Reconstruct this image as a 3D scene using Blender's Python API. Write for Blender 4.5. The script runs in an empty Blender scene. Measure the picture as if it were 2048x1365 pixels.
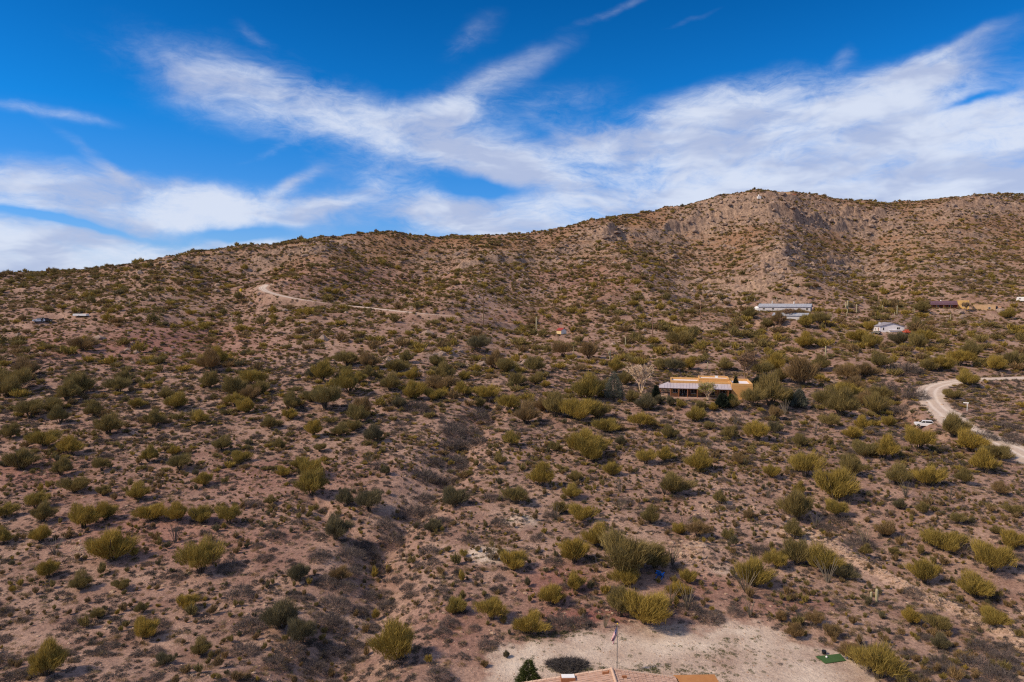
import bpy, bmesh, math, random
import numpy as np
from mathutils import Vector, Matrix

S = bpy.context.scene
COL = S.collection
R = math.radians
random.seed(7)
rng = np.random.default_rng(11)

# ------------------------------------------------------------------ camera
FPX = 1384.0                       # focal length in photograph pixels (2048 wide)
PITCH = R(3.4)
CAMZ = 40.0
cd = bpy.data.cameras.new('camera'); cam = bpy.data.objects.new('camera', cd); COL.objects.link(cam)
cd.sensor_width = 36.0; cd.lens = 36.0 * FPX / 2048.0
cd.clip_start = 0.5; cd.clip_end = 20000
cam.location = (0, 0, CAMZ); cam.rotation_euler = (R(90) - PITCH, 0, 0)
S.camera = cam

# ------------------------------------------------------------------ light
SUN_AZ, SUN_EL = R(-107), R(42)    # azimuth measured from +Y towards +X
sv = Vector((math.sin(SUN_AZ) * math.cos(SUN_EL), math.cos(SUN_AZ) * math.cos(SUN_EL), math.sin(SUN_EL)))
sd = bpy.data.lights.new('sun', 'SUN'); sun = bpy.data.objects.new('sun', sd); COL.objects.link(sun)
sd.energy = 3.8; sd.angle = R(5.0); sd.color = (1.0, 0.81, 0.58)
sun.rotation_euler = sv.to_track_quat('Z', 'Y').to_euler()
S.view_settings.view_transform = 'Standard'; S.view_settings.look = 'None'
S.view_settings.exposure = 0.26; S.view_settings.gamma = 1.0
S.view_settings.use_curve_mapping = False
S.cycles.use_denoising = False; S.cycles.filter_width = 1.2; S.cycles.max_bounces = 5; S.cycles.diffuse_bounces = 2; S.cycles.glossy_bounces = 2
S.cycles.transmission_bounces = 3; S.cycles.transparent_max_bounces = 4

W = bpy.data.worlds.new('World'); S.world = W; W.use_nodes = True
nt = W.node_tree; nt.nodes.clear()
def N(t, **kw):
    n = nt.nodes.new(t)
    for k, v in kw.items(): setattr(n, k, v)
    return n
def L(a, b): nt.links.new(a, b)
def setin(n, i, v):
    if hasattr(v, 'is_output') or isinstance(v, bpy.types.NodeSocket): L(v, n.inputs[i])
    else: n.inputs[i].default_value = v
def M(op, a, b=None, c=None, clamp=False):
    n = N('ShaderNodeMath', operation=op); n.use_clamp = clamp
    setin(n, 0, a)
    if b is not None: setin(n, 1, b)
    if c is not None: setin(n, 2, c)
    return n.outputs[0]
out = N('ShaderNodeOutputWorld'); bg = N('ShaderNodeBackground'); L(bg.outputs[0], out.inputs[0])
sky = N('ShaderNodeTexSky', sky_type='NISHITA'); sky.sun_disc = False
sky.sun_elevation = SUN_EL; sky.sun_rotation = SUN_AZ; sky.altitude = 1000
sky.air_density = 1.0; sky.dust_density = 0.25; sky.ozone_density = 1.6
tc = N('ShaderNodeTexCoord'); sp = N('ShaderNodeSeparateXYZ'); L(tc.outputs['Generated'], sp.inputs[0])
az = M('ARCTAN2', sp.outputs[0], sp.outputs[1]); el = M('ARCSINE', sp.outputs[2])
tr_ = N('ShaderNodeValToRGB'); L(el, tr_.inputs[0]); cr = tr_.color_ramp   # polarised, deeply blue air
cr.elements[0].position = 0.0; cr.elements[0].color = (.62, .70, 1.0, 1); cr.elements[1].position = 0.42; cr.elements[1].color = (.010, .44, .92, 1)
e_ = cr.elements.new(0.12); e_.color = (.26, .64, 1.14, 1); e_ = cr.elements.new(0.24); e_.color = (.04, .62, 1.20, 1)
hs = N('ShaderNodeMix', data_type='RGBA', blend_type='MULTIPLY'); hs.inputs[0].default_value = 1.0
L(sky.outputs[0], hs.inputs[6]); L(tr_.outputs[0], hs.inputs[7])
cv = N('ShaderNodeCombineXYZ'); L(az, cv.inputs[0]); L(el, cv.inputs[1])
def noise(vec, scale, detail, rough, dist=0.0, lac=2.0):
    n = N('ShaderNodeTexNoise'); n.noise_dimensions = '2D'
    L(vec, n.inputs['Vector']); n.inputs['Scale'].default_value = scale; n.inputs['Detail'].default_value = detail
    n.inputs['Roughness'].default_value = rough; n.inputs['Distortion'].default_value = dist; n.inputs['Lacunarity'].default_value = lac
    return n
# slow bending of the streaks
wn = noise(cv.outputs[0], 4.0, 2.0, 0.5)
wv = N('ShaderNodeVectorMath', operation='MULTIPLY_ADD'); L(wn.outputs['Color'], wv.inputs[0])
wv.inputs[1].default_value = (0.05, 0.026, 0); L(cv.outputs[0], wv.inputs[2])
wn2 = noise(cv.outputs[0], 17.0, 3.0, 0.55)
wv2 = N('ShaderNodeVectorMath', operation='MULTIPLY_ADD'); L(wn2.outputs['Color'], wv2.inputs[0])
wv2.inputs[1].default_value = (0.02, 0.012, 0); L(wv.outputs[0], wv2.inputs[2])
off = N('ShaderNodeVectorMath', operation='SUBTRACT'); L(wv2.outputs[0], off.inputs[0]); off.inputs[1].default_value = (0.032, 0.017, 0)
def azel(px, py):
    u = (px - 1024) / FPX; v = (682 - py) / FPX
    d = Vector((u, math.cos(PITCH) + v * math.sin(PITCH), -math.sin(PITCH) + v * math.cos(PITCH))).normalized()
    return math.atan2(d.x, d.y), math.asin(d.z)
BLOBS = [  # centre, radii (photo px), tilt (deg, + = rising to the right), weight
    (500, 185, 150, 60, -10, .42), (640, 230, 230, 45, -12, .50), (830, 285, 220, 36, -13, .75), (895, 228, 85, 36, 24, .75), (965, 178, 60, 22, 28, .35), (1000, 325, 130, 22, -14, .5),
    (1055, 125, 90, 18, 24, .32), (940, 75, 60, 26, 30, .22), (300, 400, 215, 32, -3, 3.0), (110, 392, 100, 24, 4, 1.0), (235, 350, 90, 10, -32, .7), (330, 445, 110, 26, 0, .8),
    (40, 492, 200, 36, 0, 1.5), (300, 520, 300, 24, 3, .9), (420, 492, 120, 12, 4, .8), (250, 545, 520, 34, 0, 1.2), (70, 214, 95, 12, -5, .45), (600, 372, 50, 11, 30, .75), (650, 412, 60, 12, 8, .7), (545, 305, 40, 7, 25, .3),
    (800, 365, 100, 26, -14, .6), (900, 425, 130, 22, -8, 1.1), (1090, 440, 200, 26, 0, 1.5), (1100, 205, 130, 30, 8, .30), (1100, 345, 120, 20, -12, .8),
    (1240, 270, 110, 20, 4, .8), (1330, 305, 200, 36, -6, 1.3), (1430, 222, 110, 30, 10, 1.7), (1620, 215, 200, 32, 0, 1.2), (1640, 310, 330, 50, -3, 2.2), (1800, 170, 130, 24, 14, 1.0), (1740, 200, 160, 20, 6, .7), (1995, 275, 120, 56, 12, 1.0),
    (1945, 88, 90, 10, 18, .3), (1960, 340, 200, 50, 0, 2.0), (1500, 410, 380, 34, 0, 1.8), (1280, 385, 200, 30, 0, 1.1), (1900, 400, 300, 40, 0, 1.4),
    (1690, 197, 130, 10, -3, -.9), (1390, 252, 90, 10, -9, -1.3), (1275, 322, 80, 9, 0, -.9), (1960, 272, 70, 18, 0, -1.0), (1960, 205, 60, 8, 10, -.7), (1115, 285, 60, 14, -25, -.5), (1000, 378, 95, 18, -4, -.8), (140, 446, 120, 7, -8, -1.2), (480, 462, 90, 14, 6, -.9),
    (2350, 260, 330, 150, 15, .7), (-300, 480, 320, 60, 0, .6), (525, 72, 35, 12, -30, .2), (1220, 14, 80, 8, 16, .25), (1370, 42, 70, 6, 12, .14), (1690, 125, 30, 16, 30, .25),
]
acc = None
for px, py, rx, ry, tilt, w in BLOBS:
    a, e = azel(px, py)
    mp = N('ShaderNodeMapping', vector_type='TEXTURE'); L(off.outputs[0], mp.inputs[0])
    mp.inputs['Location'].default_value = (a, e, 0); mp.inputs['Rotation'].default_value = (0, 0, R(tilt))
    mp.inputs['Scale'].default_value = (rx / FPX * math.cos(a), ry / FPX * math.cos(a), 1)
    dt = N('ShaderNodeVectorMath', operation='DOT_PRODUCT'); L(mp.outputs[0], dt.inputs[0]); L(mp.outputs[0], dt.inputs[1])
    g = M('EXPONENT', M('MULTIPLY', dt.outputs['Value'], -0.75))
    acc = M('MULTIPLY', g, w) if acc is None else M('MULTIPLY_ADD', g, w, acc)
# clouds carry on around the sky outside the view: same texture over an even cover
side = M('SMOOTH_MIN', 1.0, M('MAXIMUM', 0.0, M('MULTIPLY', M('SUBTRACT', M('ABSOLUTE', az), 0.72), 2.0)), 0.1)
top = M('MULTIPLY', M('SUBTRACT', el, 0.50), 2.0, clamp=True)
outside = M('MAXIMUM', side, top, clamp=True)
acc = M('MULTIPLY_ADD', outside, 0.75, acc)
rot = N('ShaderNodeMapping'); L(off.outputs[0], rot.inputs[0]); rot.inputs['Rotation'].default_value = (0, 0, R(4)); rot.inputs['Scale'].default_value = (1.0, 2.7, 1)
n1 = noise(rot.outputs[0], 5.0, 8.0, 0.62, 0.25)
n2 = noise(rot.outputs[0], 19.0, 7.0, 0.72, 0.45)
tex = M('ADD', M('MULTIPLY', M('SUBTRACT', n1.outputs[0], 0.5), 1.65), M('MULTIPLY', M('SUBTRACT', n2.outputs[0], 0.5), 0.7))
accs = M('SUBTRACT', 1.0, M('EXPONENT', M('MULTIPLY', acc, -1.0)))
raw = M('MULTIPLY', accs, M('ADD', 1.0, M('MULTIPLY', tex, M('SUBTRACT', 2.1, M('MULTIPLY', accs, 1.1)))))
mr = N('ShaderNodeMapRange', interpolation_type='SMOOTHSTEP'); L(raw, mr.inputs[0])
mr.inputs[1].default_value = 0.05; mr.inputs[2].default_value = 0.95; mr.inputs[3].default_value = 0; mr.inputs[4].default_value = 1.0
dens = M('POWER', mr.outputs[0], 1.0)
shd = N('ShaderNodeMapping'); L(off.outputs[0], shd.inputs[0]); shd.inputs['Scale'].default_value = (1, 3.2, 1); shd.inputs['Location'].default_value = (3.3, 1.7, 0)
n3 = noise(shd.outputs[0], 6.0, 4.0, 0.55, 0.2)
cm = N('ShaderNodeMapRange', interpolation_type='SMOOTHSTEP'); L(n3.outputs[0], cm.inputs[0]); cm.inputs[1].default_value = 0.36; cm.inputs[2].default_value = 0.62
ccol = N('ShaderNodeMix', data_type='RGBA'); L(cm.outputs[0], ccol.inputs[0])
ccol.inputs[6].default_value = (3.9, 4.5, 6.2, 1); ccol.inputs[7].default_value = (6.0, 6.5, 7.6, 1)
mx = N('ShaderNodeMix', data_type='RGBA'); L(M('MULTIPLY', dens, 0.93), mx.inputs[0]); L(hs.outputs[2], mx.inputs[6]); L(ccol.outputs[2], mx.inputs[7])
L(mx.outputs[2], bg.inputs[0]); W.cycles.sampling_method = 'MANUAL'; W.cycles.sample_map_resolution = 256; bg.inputs[1].default_value = 0.1

# ------------------------------------------------------------------ numpy noise
_perm = np.random.default_rng(3).permutation(256); _perm = np.concatenate([_perm, _perm])
_ga = np.random.default_rng(4).random(256) * 2 * np.pi; _gx, _gy = np.cos(_ga), np.sin(_ga)
def pnoise(x, y):
    xi = np.floor(x).astype(np.int64); yi = np.floor(y).astype(np.int64)
    xf = x - xi; yf = y - yi; xi &= 255; yi &= 255
    u = xf * xf * xf * (xf * (xf * 6 - 15) + 10); v = yf * yf * yf * (yf * (yf * 6 - 15) + 10)
    def g(ix, iy, dx, dy):
        h = _perm[_perm[ix & 255] + (iy & 255)]
        return _gx[h] * dx + _gy[h] * dy
    a = g(xi, yi, xf, yf); b = g(xi + 1, yi, xf - 1, yf); c = g(xi, yi + 1, xf, yf - 1); d = g(xi + 1, yi + 1, xf - 1, yf - 1)
    return (a + u * (b - a)) * (1 - v) + (c + u * (d - c)) * v
def fbm(x, y, wl, octv=4, gain=0.5, ox=0.0):
    s = np.zeros_like(x); a = 1.0
    for k in range(octv):
        f = 2.03 ** k / wl
        s += a * pnoise(x * f + 17.3 * k + ox, y * f - 9.1 * k + 2 * ox); a *= gain
    return s
def ridged(x, y, wl, octv=4, gain=0.55, ox=0.0):
    s = np.zeros_like(x); a = 1.0
    for k in range(octv):
        f = 2.1 ** k / wl
        s += a * (1 - 2.2 * np.abs(pnoise(x * f + 31.7 * k + ox, y * f + 5.3 * k - ox))); a *= gain
    return s
def sstep(a, b, x):
    t = np.clip((x - a) / (b - a), 0, 1); return t * t * (3 - 2 * t)

# ------------------------------------------------------------------ terrain heights (metres)
def slope_of(py):
    v = (682 - py) / FPX
    return (-math.sin(PITCH) + v * math.cos(PITCH)) / (math.cos(PITCH) + v * math.sin(PITCH))
SKY_PX = [-500, -300, 0, 100, 200, 300, 345, 450, 540, 600, 700, 790, 860, 950, 1050, 1100, 1200, 1270, 1350, 1420, 1480, 1530, 1600, 1660, 1720, 1800, 1900, 1980, 2048, 2300, 2550]
SKY_PY = [572, 562, 556, 555, 545, 527, 520, 507, 499, 491, 477, 477, 483, 477, 477, 472, 447, 434, 424, 406, 393, 389, 393, 405, 413, 414, 405, 396, 397, 385, 400]
SKY_Y = [420, 430, 470, 480, 490, 500, 505, 520, 540, 560, 585, 600, 610, 625, 640, 650, 670, 685, 700, 710, 718, 722, 728, 735, 745, 755, 760, 765, 770, 780, 790]
ROW_PY = [1365, 1300, 1200, 1100, 1000, 900, 800, 750, 700, 650, 600]
ROW_Y = [68, 76.5, 89, 104, 125, 156, 203, 238, 288, 352, 425]
YG = np.exp(np.linspace(math.log(30), math.log(4200), 420))
UC = np.linspace(-1.12, 1.12, 113)
def pchip(xk, yk, x):
    xk = np.asarray(xk, float); yk = np.asarray(yk, float); h = np.diff(xk); d = np.diff(yk) / h
    m = np.zeros_like(yk); m[0] = d[0]; m[-1] = d[-1]
    for i in range(1, len(xk) - 1):
        if d[i - 1] * d[i] > 0:
            w1 = 2 * h[i] + h[i - 1]; w2 = h[i] + 2 * h[i - 1]; m[i] = (w1 + w2) / (w1 / d[i - 1] + w2 / d[i])
    i = np.clip(np.searchsorted(xk, x) - 1, 0, len(xk) - 2); t = np.clip((x - xk[i]) / h[i], 0, 1)
    return ((1 + 2 * t) * (1 - t) ** 2) * yk[i] + t * (1 - t) ** 2 * h[i] * m[i] + t * t * (3 - 2 * t) * yk[i + 1] + t * t * (t - 1) * h[i] * m[i + 1]
TAB = np.zeros((len(UC), len(YG)))
for i, u in enumerate(UC):
    px = 1024 + FPX * u
    spy = np.interp(px, SKY_PX, SKY_PY); sy = np.interp(px, SKY_PX, SKY_Y)
    lw = 1 - sstep(500, 1300, px)                       # the left slope stands a little nearer
    ys = [30.0, 55.0]; zs = [0.0, 0.0]
    for py, Y in zip(ROW_PY, ROW_Y):
        Yk = Y * (1 - 0.09 * lw * sstep(1000, 650, py)) * (1 + .05 * sstep(1500, 2048, px) * sstep(950, 700, py) * sstep(560, 660, py))
        ys.append(Yk); zs.append(CAMZ + Yk * slope_of(py))
    y6 = ys[-1]
    for f in (0.3, 0.62, 1.0):
        py = 600 + (spy - 600) * f; Yk = y6 + (sy - y6) * (f ** 0.92)
        ys.append(Yk); zs.append(CAMZ + Yk * slope_of(py))
    zt = zs[-1]
    ys += [sy * 1.06, sy * 1.3, sy * 1.9, 4300]; zs += [zt + 0.5, zt - 14, zt - 60, zt * 0.2 - 30]
    TAB[i] = pchip(ys, zs, YG)
k = np.array([1, 2, 1.]) / 4
for _ in range(1):
    P = np.pad(TAB, ((1, 1), (0, 0)), 'edge'); TAB = k[0] * P[:-2] + k[1] * P[1:-1] + k[2] * P[2:]
def uy(x, y):
    r = np.hypot(x, y); a = np.arctan2(x, y); ac = np.clip(a, -R(47.5), R(47.5))
    return np.tan(ac), r * np.cos(ac), a
def base_h(x, y):
    u, Y, a = uy(x, y)
    fi = (np.clip(u, UC[0], UC[-1]) - UC[0]) / (UC[1] - UC[0]); i = np.clip(fi.astype(int), 0, len(UC) - 2); fi = fi - i
    ly = (np.log(np.clip(Y, 30, 4190)) - math.log(30)) / (math.log(4200) - math.log(30)) * (len(YG) - 1)
    j = np.clip(ly.astype(int), 0, len(YG) - 2); fj = ly - j
    z = (TAB[i, j] * (1 - fj) + TAB[i, j + 1] * fj) * (1 - fi) + (TAB[i + 1, j] * (1 - fj) + TAB[i + 1, j + 1] * fj) * fi
    return z * (1 - 0.8 * sstep(R(60), R(140), np.abs(a)))
# rocky ground seen in the photograph: ellipses in (px, py)
ROCK = [(1560, 425, 190, 30, -6), (1420, 440, 90, 24, 15), (1720, 440, 130, 26, -8), (1215, 470, 55, 14, 0), (1560, 520, 60, 45, 35), (1700, 535, 110, 28, -6),
        (1480, 570, 160, 30, 8), (1000, 520, 200, 22, 0), (600, 500, 120, 16, 8), (420, 520, 120, 14, 8), (1960, 415, 120, 22, 5), (880, 712, 62, 9, 12), (1300, 500, 200, 40, 0), (1850, 500, 200, 60, 0)]
ROCK_W = [1, .9, 1, 1.1, 1, .8, .6, .5, .5, .5, .8, .9, .4, .4]
def project(x, y, z):
    d = y * math.cos(PITCH) - (z - CAMZ) * math.sin(PITCH); v = y * math.sin(PITCH) + (z - CAMZ) * math.cos(PITCH)
    d = np.maximum(d, 0.01)
    return 1024 + FPX * x / d, 682 - FPX * v / d
def rock_mask(px, py):
    m = np.zeros_like(px)
    for (cx, cy, rx, ry, t), w in zip(ROCK, ROCK_W):
        c, s = math.cos(R(t)), math.sin(R(t)); dx = px - cx; dy = -(py - cy)
        a = (dx * c + dy * s) / rx; b = (-dx * s + dy * c) / ry
        m = np.maximum(m, w * np.exp(-(a * a + b * b) * 0.8))
    return m
RIDGES = []   # spurs (+) and hollows (-) folded into the hills: polyline, height, half width
def h0(x, y):
    z = base_h(x, y); u, Y, a = uy(x, y)
    for P, A, w in RIDGES:
        q = np.where((x > P[:, 0].min() - 3 * w) & (x < P[:, 0].max() + 3 * w) & (y > P[:, 1].min() - 3 * w) & (y < P[:, 1].max() + 3 * w))[0]
        if len(q): d, _, _ = segdist(x[q], y[q], P); z[q] += A * np.exp(-(d / w) ** 2)
    far = sstep(180, 520, Y); mid = sstep(75, 170, Y)
    z = z + mid * (1.5 + 3.2 * far) * fbm(x, y, 75, 4, .5) + 0.5 * mid * fbm(x, y, 16, 3, .5, 5.0) + 2.3 * far * ridged(x, y, 42, 3, .5, 2.0)
    z = z + 0.16 * sstep(80, 100, Y) * fbm(x, y, 4.0, 3, .55, 9.0)
    return z
def cast(pts, H, n=1600, y0=42, y1=1200):
    """ground points (x, y, z) under photograph pixels"""
    pts = np.asarray(pts, float); res = []
    Yl = np.exp(np.linspace(math.log(y0), math.log(y1), n))
    for c in range(0, len(pts), 200):
        p = pts[c:c + 200]; u = (p[:, 0] - 1024) / FPX; v = (682 - p[:, 1]) / FPX
        dy = math.cos(PITCH) + v * math.sin(PITCH); dz = -math.sin(PITCH) + v * math.cos(PITCH)
        X = (u / dy)[:, None] * Yl; Z = CAMZ + (dz / dy)[:, None] * Yl; Y = np.broadcast_to(Yl, X.shape)
        D = Z - H(X.ravel(), np.ascontiguousarray(Y).ravel()).reshape(X.shape)
        hit = D < 0; i = np.where(hit.any(1), hit.argmax(1), n - 1); i = np.clip(i, 1, n - 1); q = np.arange(len(p))
        d0, d1 = D[q, i - 1], D[q, i]; t = np.clip(d0 / (d0 - d1 + 1e-9), 0, 1); yy = Yl[i - 1] + t * (Yl[i] - Yl[i - 1])
        xx = u / dy * yy; res.append(np.stack([xx, yy, H(xx, yy)], 1))
    return np.concatenate(res)
def segdist(x, y, P):
    """distance to polyline, signed side (+ = left of travel), arc parameter and index"""
    best = np.full(x.shape, 1e9); side = np.zeros_like(x); zt = np.zeros_like(x)
    for k in range(len(P) - 1):
        ax, ay = P[k][0], P[k][1]; bx, by = P[k + 1][0], P[k + 1][1]; dx, dy = bx - ax, by - ay; l2 = dx * dx + dy * dy
        t = np.clip(((x - ax) * dx + (y - ay) * dy) / l2, 0, 1); ex, ey = x - ax - t * dx, y - ay - t * dy; d = np.hypot(ex, ey)
        m = d < best; best = np.where(m, d, best); side = np.where(m, np.sign(dx * ey - dy * ex), side)
        if len(P[k]) > 2: zt = np.where(m, P[k][2] + t * (P[k + 1][2] - P[k][2]), zt)
    return best, side, zt
RIDGES = [(np.array(cast(p, h0))[:, :3], A, w) for p, A, w in (([(1540, 420), (1530, 460), (1560, 520), (1600, 575)], 10, 30), ([(1180, 490), (1250, 530), (1290, 585)], 7, 30), ([(1400, 470), (1385, 525), (1410, 590)], -9, 32), ([(1715, 455), (1730, 505), (1720, 575)], -10, 34),
          ([(1950, 425), (1900, 490), (1850, 555)], 7, 30), ([(640, 505), (660, 545), (580, 570)], 5, 24), ([(860, 510), (820, 565), (770, 600)], -6, 28), ([(1000, 500), (960, 560), (900, 615)], 5, 26), ([(330, 545), (300, 600), (250, 660)], 3.5, 26), ([(480, 540), (430, 610), (420, 680)], -4, 26), ([(1080, 560), (1060, 620), (1010, 700)], -4, 24))]
def chaikin(P, n=2):
    P = [np.asarray(p, float) for p in P]
    for _ in range(n):
        Q = [P[0]]
        for a, b in zip(P[:-1], P[1:]): Q += [a * .75 + b * .25, a * .25 + b * .75]
        P = Q + [P[-1]]
    return P
GULLY = chaikin(cast([(985, 800), (940, 860), (905, 930), (850, 985), (800, 1040), (765, 1100), (745, 1170), (735, 1220), (690, 1290), (650, 1365)], h0), 2)
GULLY2 = chaikin(cast([(640, 1000), (690, 1050), (760, 1090)], h0), 1)
GULLY3 = chaikin(cast([(1500, 640), (1560, 690), (1640, 740), (1740, 775), (1800, 815), (1830, 850)], h0), 2)
BERM = chaikin(cast([(1660, 1085), (1715, 1120), (1774, 1152), (1840, 1187), (1896, 1212), (1965, 1243), (2021, 1274), (2120, 1330)], h0), 2)
ROAD = chaikin(cast([(2140, 965), (2048, 905), (1985, 880), (1925, 858), (1880, 820), (1858, 795), (1862, 775), (1905, 763), (1960, 758), (2030, 757), (2140, 752)], h0), 3)
TRACK = chaikin(cast([(562, 562), (534, 572), (520, 582), (560, 597), (640, 611), (720, 618), (800, 629), (880, 634), (960, 643), (1010, 652)], h0), 2)
def smoothz(P, n):
    z = np.array([p[2] for p in P])
    for _ in range(n): z[1:-1] = (z[:-2] + 2 * z[1:-1] + z[2:]) / 4
    for p, q in zip(P, z): p[2] = q
CLIFFPX = [([(1300, 466), (1370, 450), (1440, 434), (1500, 424), (1550, 430), (1600, 440), (1660, 452), (1730, 462)], 11), ([(1450, 408), (1520, 402), (1600, 408)], 5), ([(1620, 416), (1680, 428), (1740, 436), (1800, 432)], 8), ([(1180, 482), (1225, 473), (1265, 472)], 8),
           ([(1515, 572), (1540, 540), (1565, 515), (1600, 508)], 7), ([(1640, 520), (1700, 530), (1770, 546)], 7), ([(1430, 590), (1500, 580), (1580, 575)], 4), ([(1860, 424), (1950, 412), (2040, 412)], 8), ([(1800, 480), (1900, 470), (2000, 480)], 4),
           ([(540, 522), (620, 507), (700, 502)], 4), ([(860, 548), (960, 530), (1060, 528)], 4), ([(1080, 505), (1160, 500), (1240, 510)], 4), ([(826, 730), (880, 710), (930, 702)], 2.2), ([(330, 535), (420, 528)], 3)]
CLIFF = [(chaikin(cast(p, h0), 2), A) for p, A in CLIFFPX]
smoothz(ROAD, 25); smoothz(TRACK, 12)
for p in TRACK[6:]: p[2] += 1.3      # the track runs on fill along the slope
PADPX = [(905, 1420), (930, 1345), (1000, 1306), (1080, 1275), (1180, 1262), (1260, 1254), (1400, 1254), (1500, 1246), (1580, 1275), (1640, 1290), (1690, 1312), (1730, 1345), (1760, 1420)]
PAD = cast(PADPX, lambda x, y: np.zeros_like(x), y0=30)[:, :2]
PAD = np.concatenate([PAD, [[60, 40], [50, -40], [-50, -40], [-40, 40]]])
def poly_sd(x, y, P):
    ins = np.zeros(x.shape, bool); d = np.full(x.shape, 1e9); n = len(P)
    for i in range(n):
        ax, ay = P[i]; bx, by = P[(i + 1) % n]
        c = ((ay > y) != (by > y)) & (x < (bx - ax) * (y - ay) / (by - ay + 1e-12) + ax); ins ^= c
        t = np.clip(((x - ax) * (bx - ax) + (y - ay) * (by - ay)) / ((bx - ax) ** 2 + (by - ay) ** 2), 0, 1)
        d = np.minimum(d, np.hypot(x - ax - t * (bx - ax), y - ay - t * (by - ay)))
    return np.where(ins, -d, d)
# level ground under buildings: photograph pixel of the middle of the base, radius
FLATPX = {'ochre': (1412, 793, 15), 'white': (1778, 664, 10), 'longhigh': (1570, 623, 17), 'longlow': (1582, 640, 11), 'purple': (1890, 617, 10), 'tan': (1968, 621, 9), 'small': (1995, 621, 5),
          'shed': (1123, 669, 4.5), 'summit': (1563, 392, 12), 'camper': (2046, 604, 5), 'junk': (85, 641, 7)}
_f = cast([v[:2] for v in FLATPX.values()], h0)
FLAT = {k: (p[0], p[1], p[2], v[2]) for (k, v), p in zip(FLATPX.items(), _f)}
MOUND = [(c[0], c[1], r, h) for c, (r, h) in zip(cast([(1042, 1046), (975, 1110), (1400, 1100), (560, 590), (745, 612)], h0), [(2.6, 1.1), (2.8, .25), (3.0, .7), (4, .8), (4, .8)])]
def height(x, y):
    z = h0(x, y); shp = z.shape; u, Y, a = uy(x, y)
    q = np.where((Y > 55) & (Y < 260))[0] if z.ndim == 1 else None
    def near(P, r):
        P = np.array(P); return np.where((x > P[:, 0].min() - r) & (x < P[:, 0].max() + r) & (y > P[:, 1].min() - r) & (y < P[:, 1].max() + r))[0]
    for P, dep, w in ((GULLY, 2.4, 5.5), (GULLY2, 1.0, 4.0), (GULLY3, 3.0, 10.0)):
        i = near(P, 40); d, s, _ = segdist(x[i], y[i], P); d = np.abs(d * s + 2.6 * fbm(x[i], y[i], 13, 3))
        z[i] -= dep * np.exp(-(d / w) ** 2) + 0.45 * np.exp(-(d / 2.0) ** 2)
    i = near(BERM, 40); d, s, _ = segdist(x[i], y[i], BERM); sd_ = d * s
    endf = sstep(0, 8, np.hypot(x[i] - BERM[0][0], y[i] - BERM[0][1]))
    z[i] += endf * (0.5 * np.exp(-(sd_ / 1.4) ** 2) - 2.3 * sstep(0.2, 3.5, sd_) * (1 - sstep(8, 34, sd_)))
    for mx_, my_, r, h in MOUND:
        i = np.where(np.hypot(x - mx_, y - my_) < 4 * r)[0]; d = np.hypot(x[i] - mx_, y[i] - my_) / r
        z[i] += h * np.exp(-d * d) * (1 + .35 * fbm(x[i], y[i], 1.5, 3))
    sdp = poly_sd(x, y, PAD); t = sstep(5.0, -1.0, sdp); z = z * (1 - t) + t * 0.05 * fbm(x, y, 6, 3)
    # rock ledges and tors
    px, py = project(x, y, z); rm = rock_mask(px, py) * sstep(250, 330, Y)
    i = np.where(rm > 0.02)[0]
    if len(i):
        rr = ridged(x[i] + .5 * y[i] * 0, y[i] * 1.6, 13, 4, .6, 7.0)
        led = z[i] / 5.5; fr = led - np.floor(led); ter = (sstep(0.25, 0.55, fr) - fr) * 5.5
        z[i] += rm[i] * (1.9 * np.clip(rr, -1, 2) + 1.0 * ter)
    for P, A in CLIFF:
        i = near(P, 40)
        if not len(i): continue
        d, s, _ = segdist(x[i], y[i], P); e0 = np.hypot(x[i] - P[0][0], y[i] - P[0][1]); e1 = np.hypot(x[i] - P[-1][0], y[i] - P[-1][1])
        q = d * s + 7 * fbm(x[i], y[i], 26, 3, .55, 15.) * min(1, A / 6); w = sstep(2, 22, np.minimum(e0, e1)) * np.clip(.55 + 1.8 * fbm(x[i], y[i], 24, 3, .55, 19.), 0.0, 1.3)
        z[i] += .95 * A * w * (sstep(-2.5, 2.0, q) - sstep(-26, 26, q)) + .5 * w * (A / 6) * np.exp(-(q / 7) ** 2) * ridged(x[i], y[i] * .5, 6, 3, .6, 23.)
    for (fx, fy, fz, r) in FLAT.values():
        i = np.where(np.hypot(x - fx, y - fy) < 2.2 * r)[0]; d = np.hypot(x[i] - fx, y[i] - fy); t = sstep(1.7 * r, r, d); z[i] = z[i] * (1 - t) + fz * t
    for P, w in ((ROAD, 4.8), (TRACK, 3.0)):
        i = near(P, 14); d, s, zc = segdist(x[i], y[i], P); t = sstep(w + 5.0, w + 0.6, d); z[i] = z[i] * (1 - t) + zc * t
    return z
def H1(x, y):
    x = np.atleast_1d(np.asarray(x, float)); y = np.atleast_1d(np.asarray(y, float)); return height(x, y)
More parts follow.
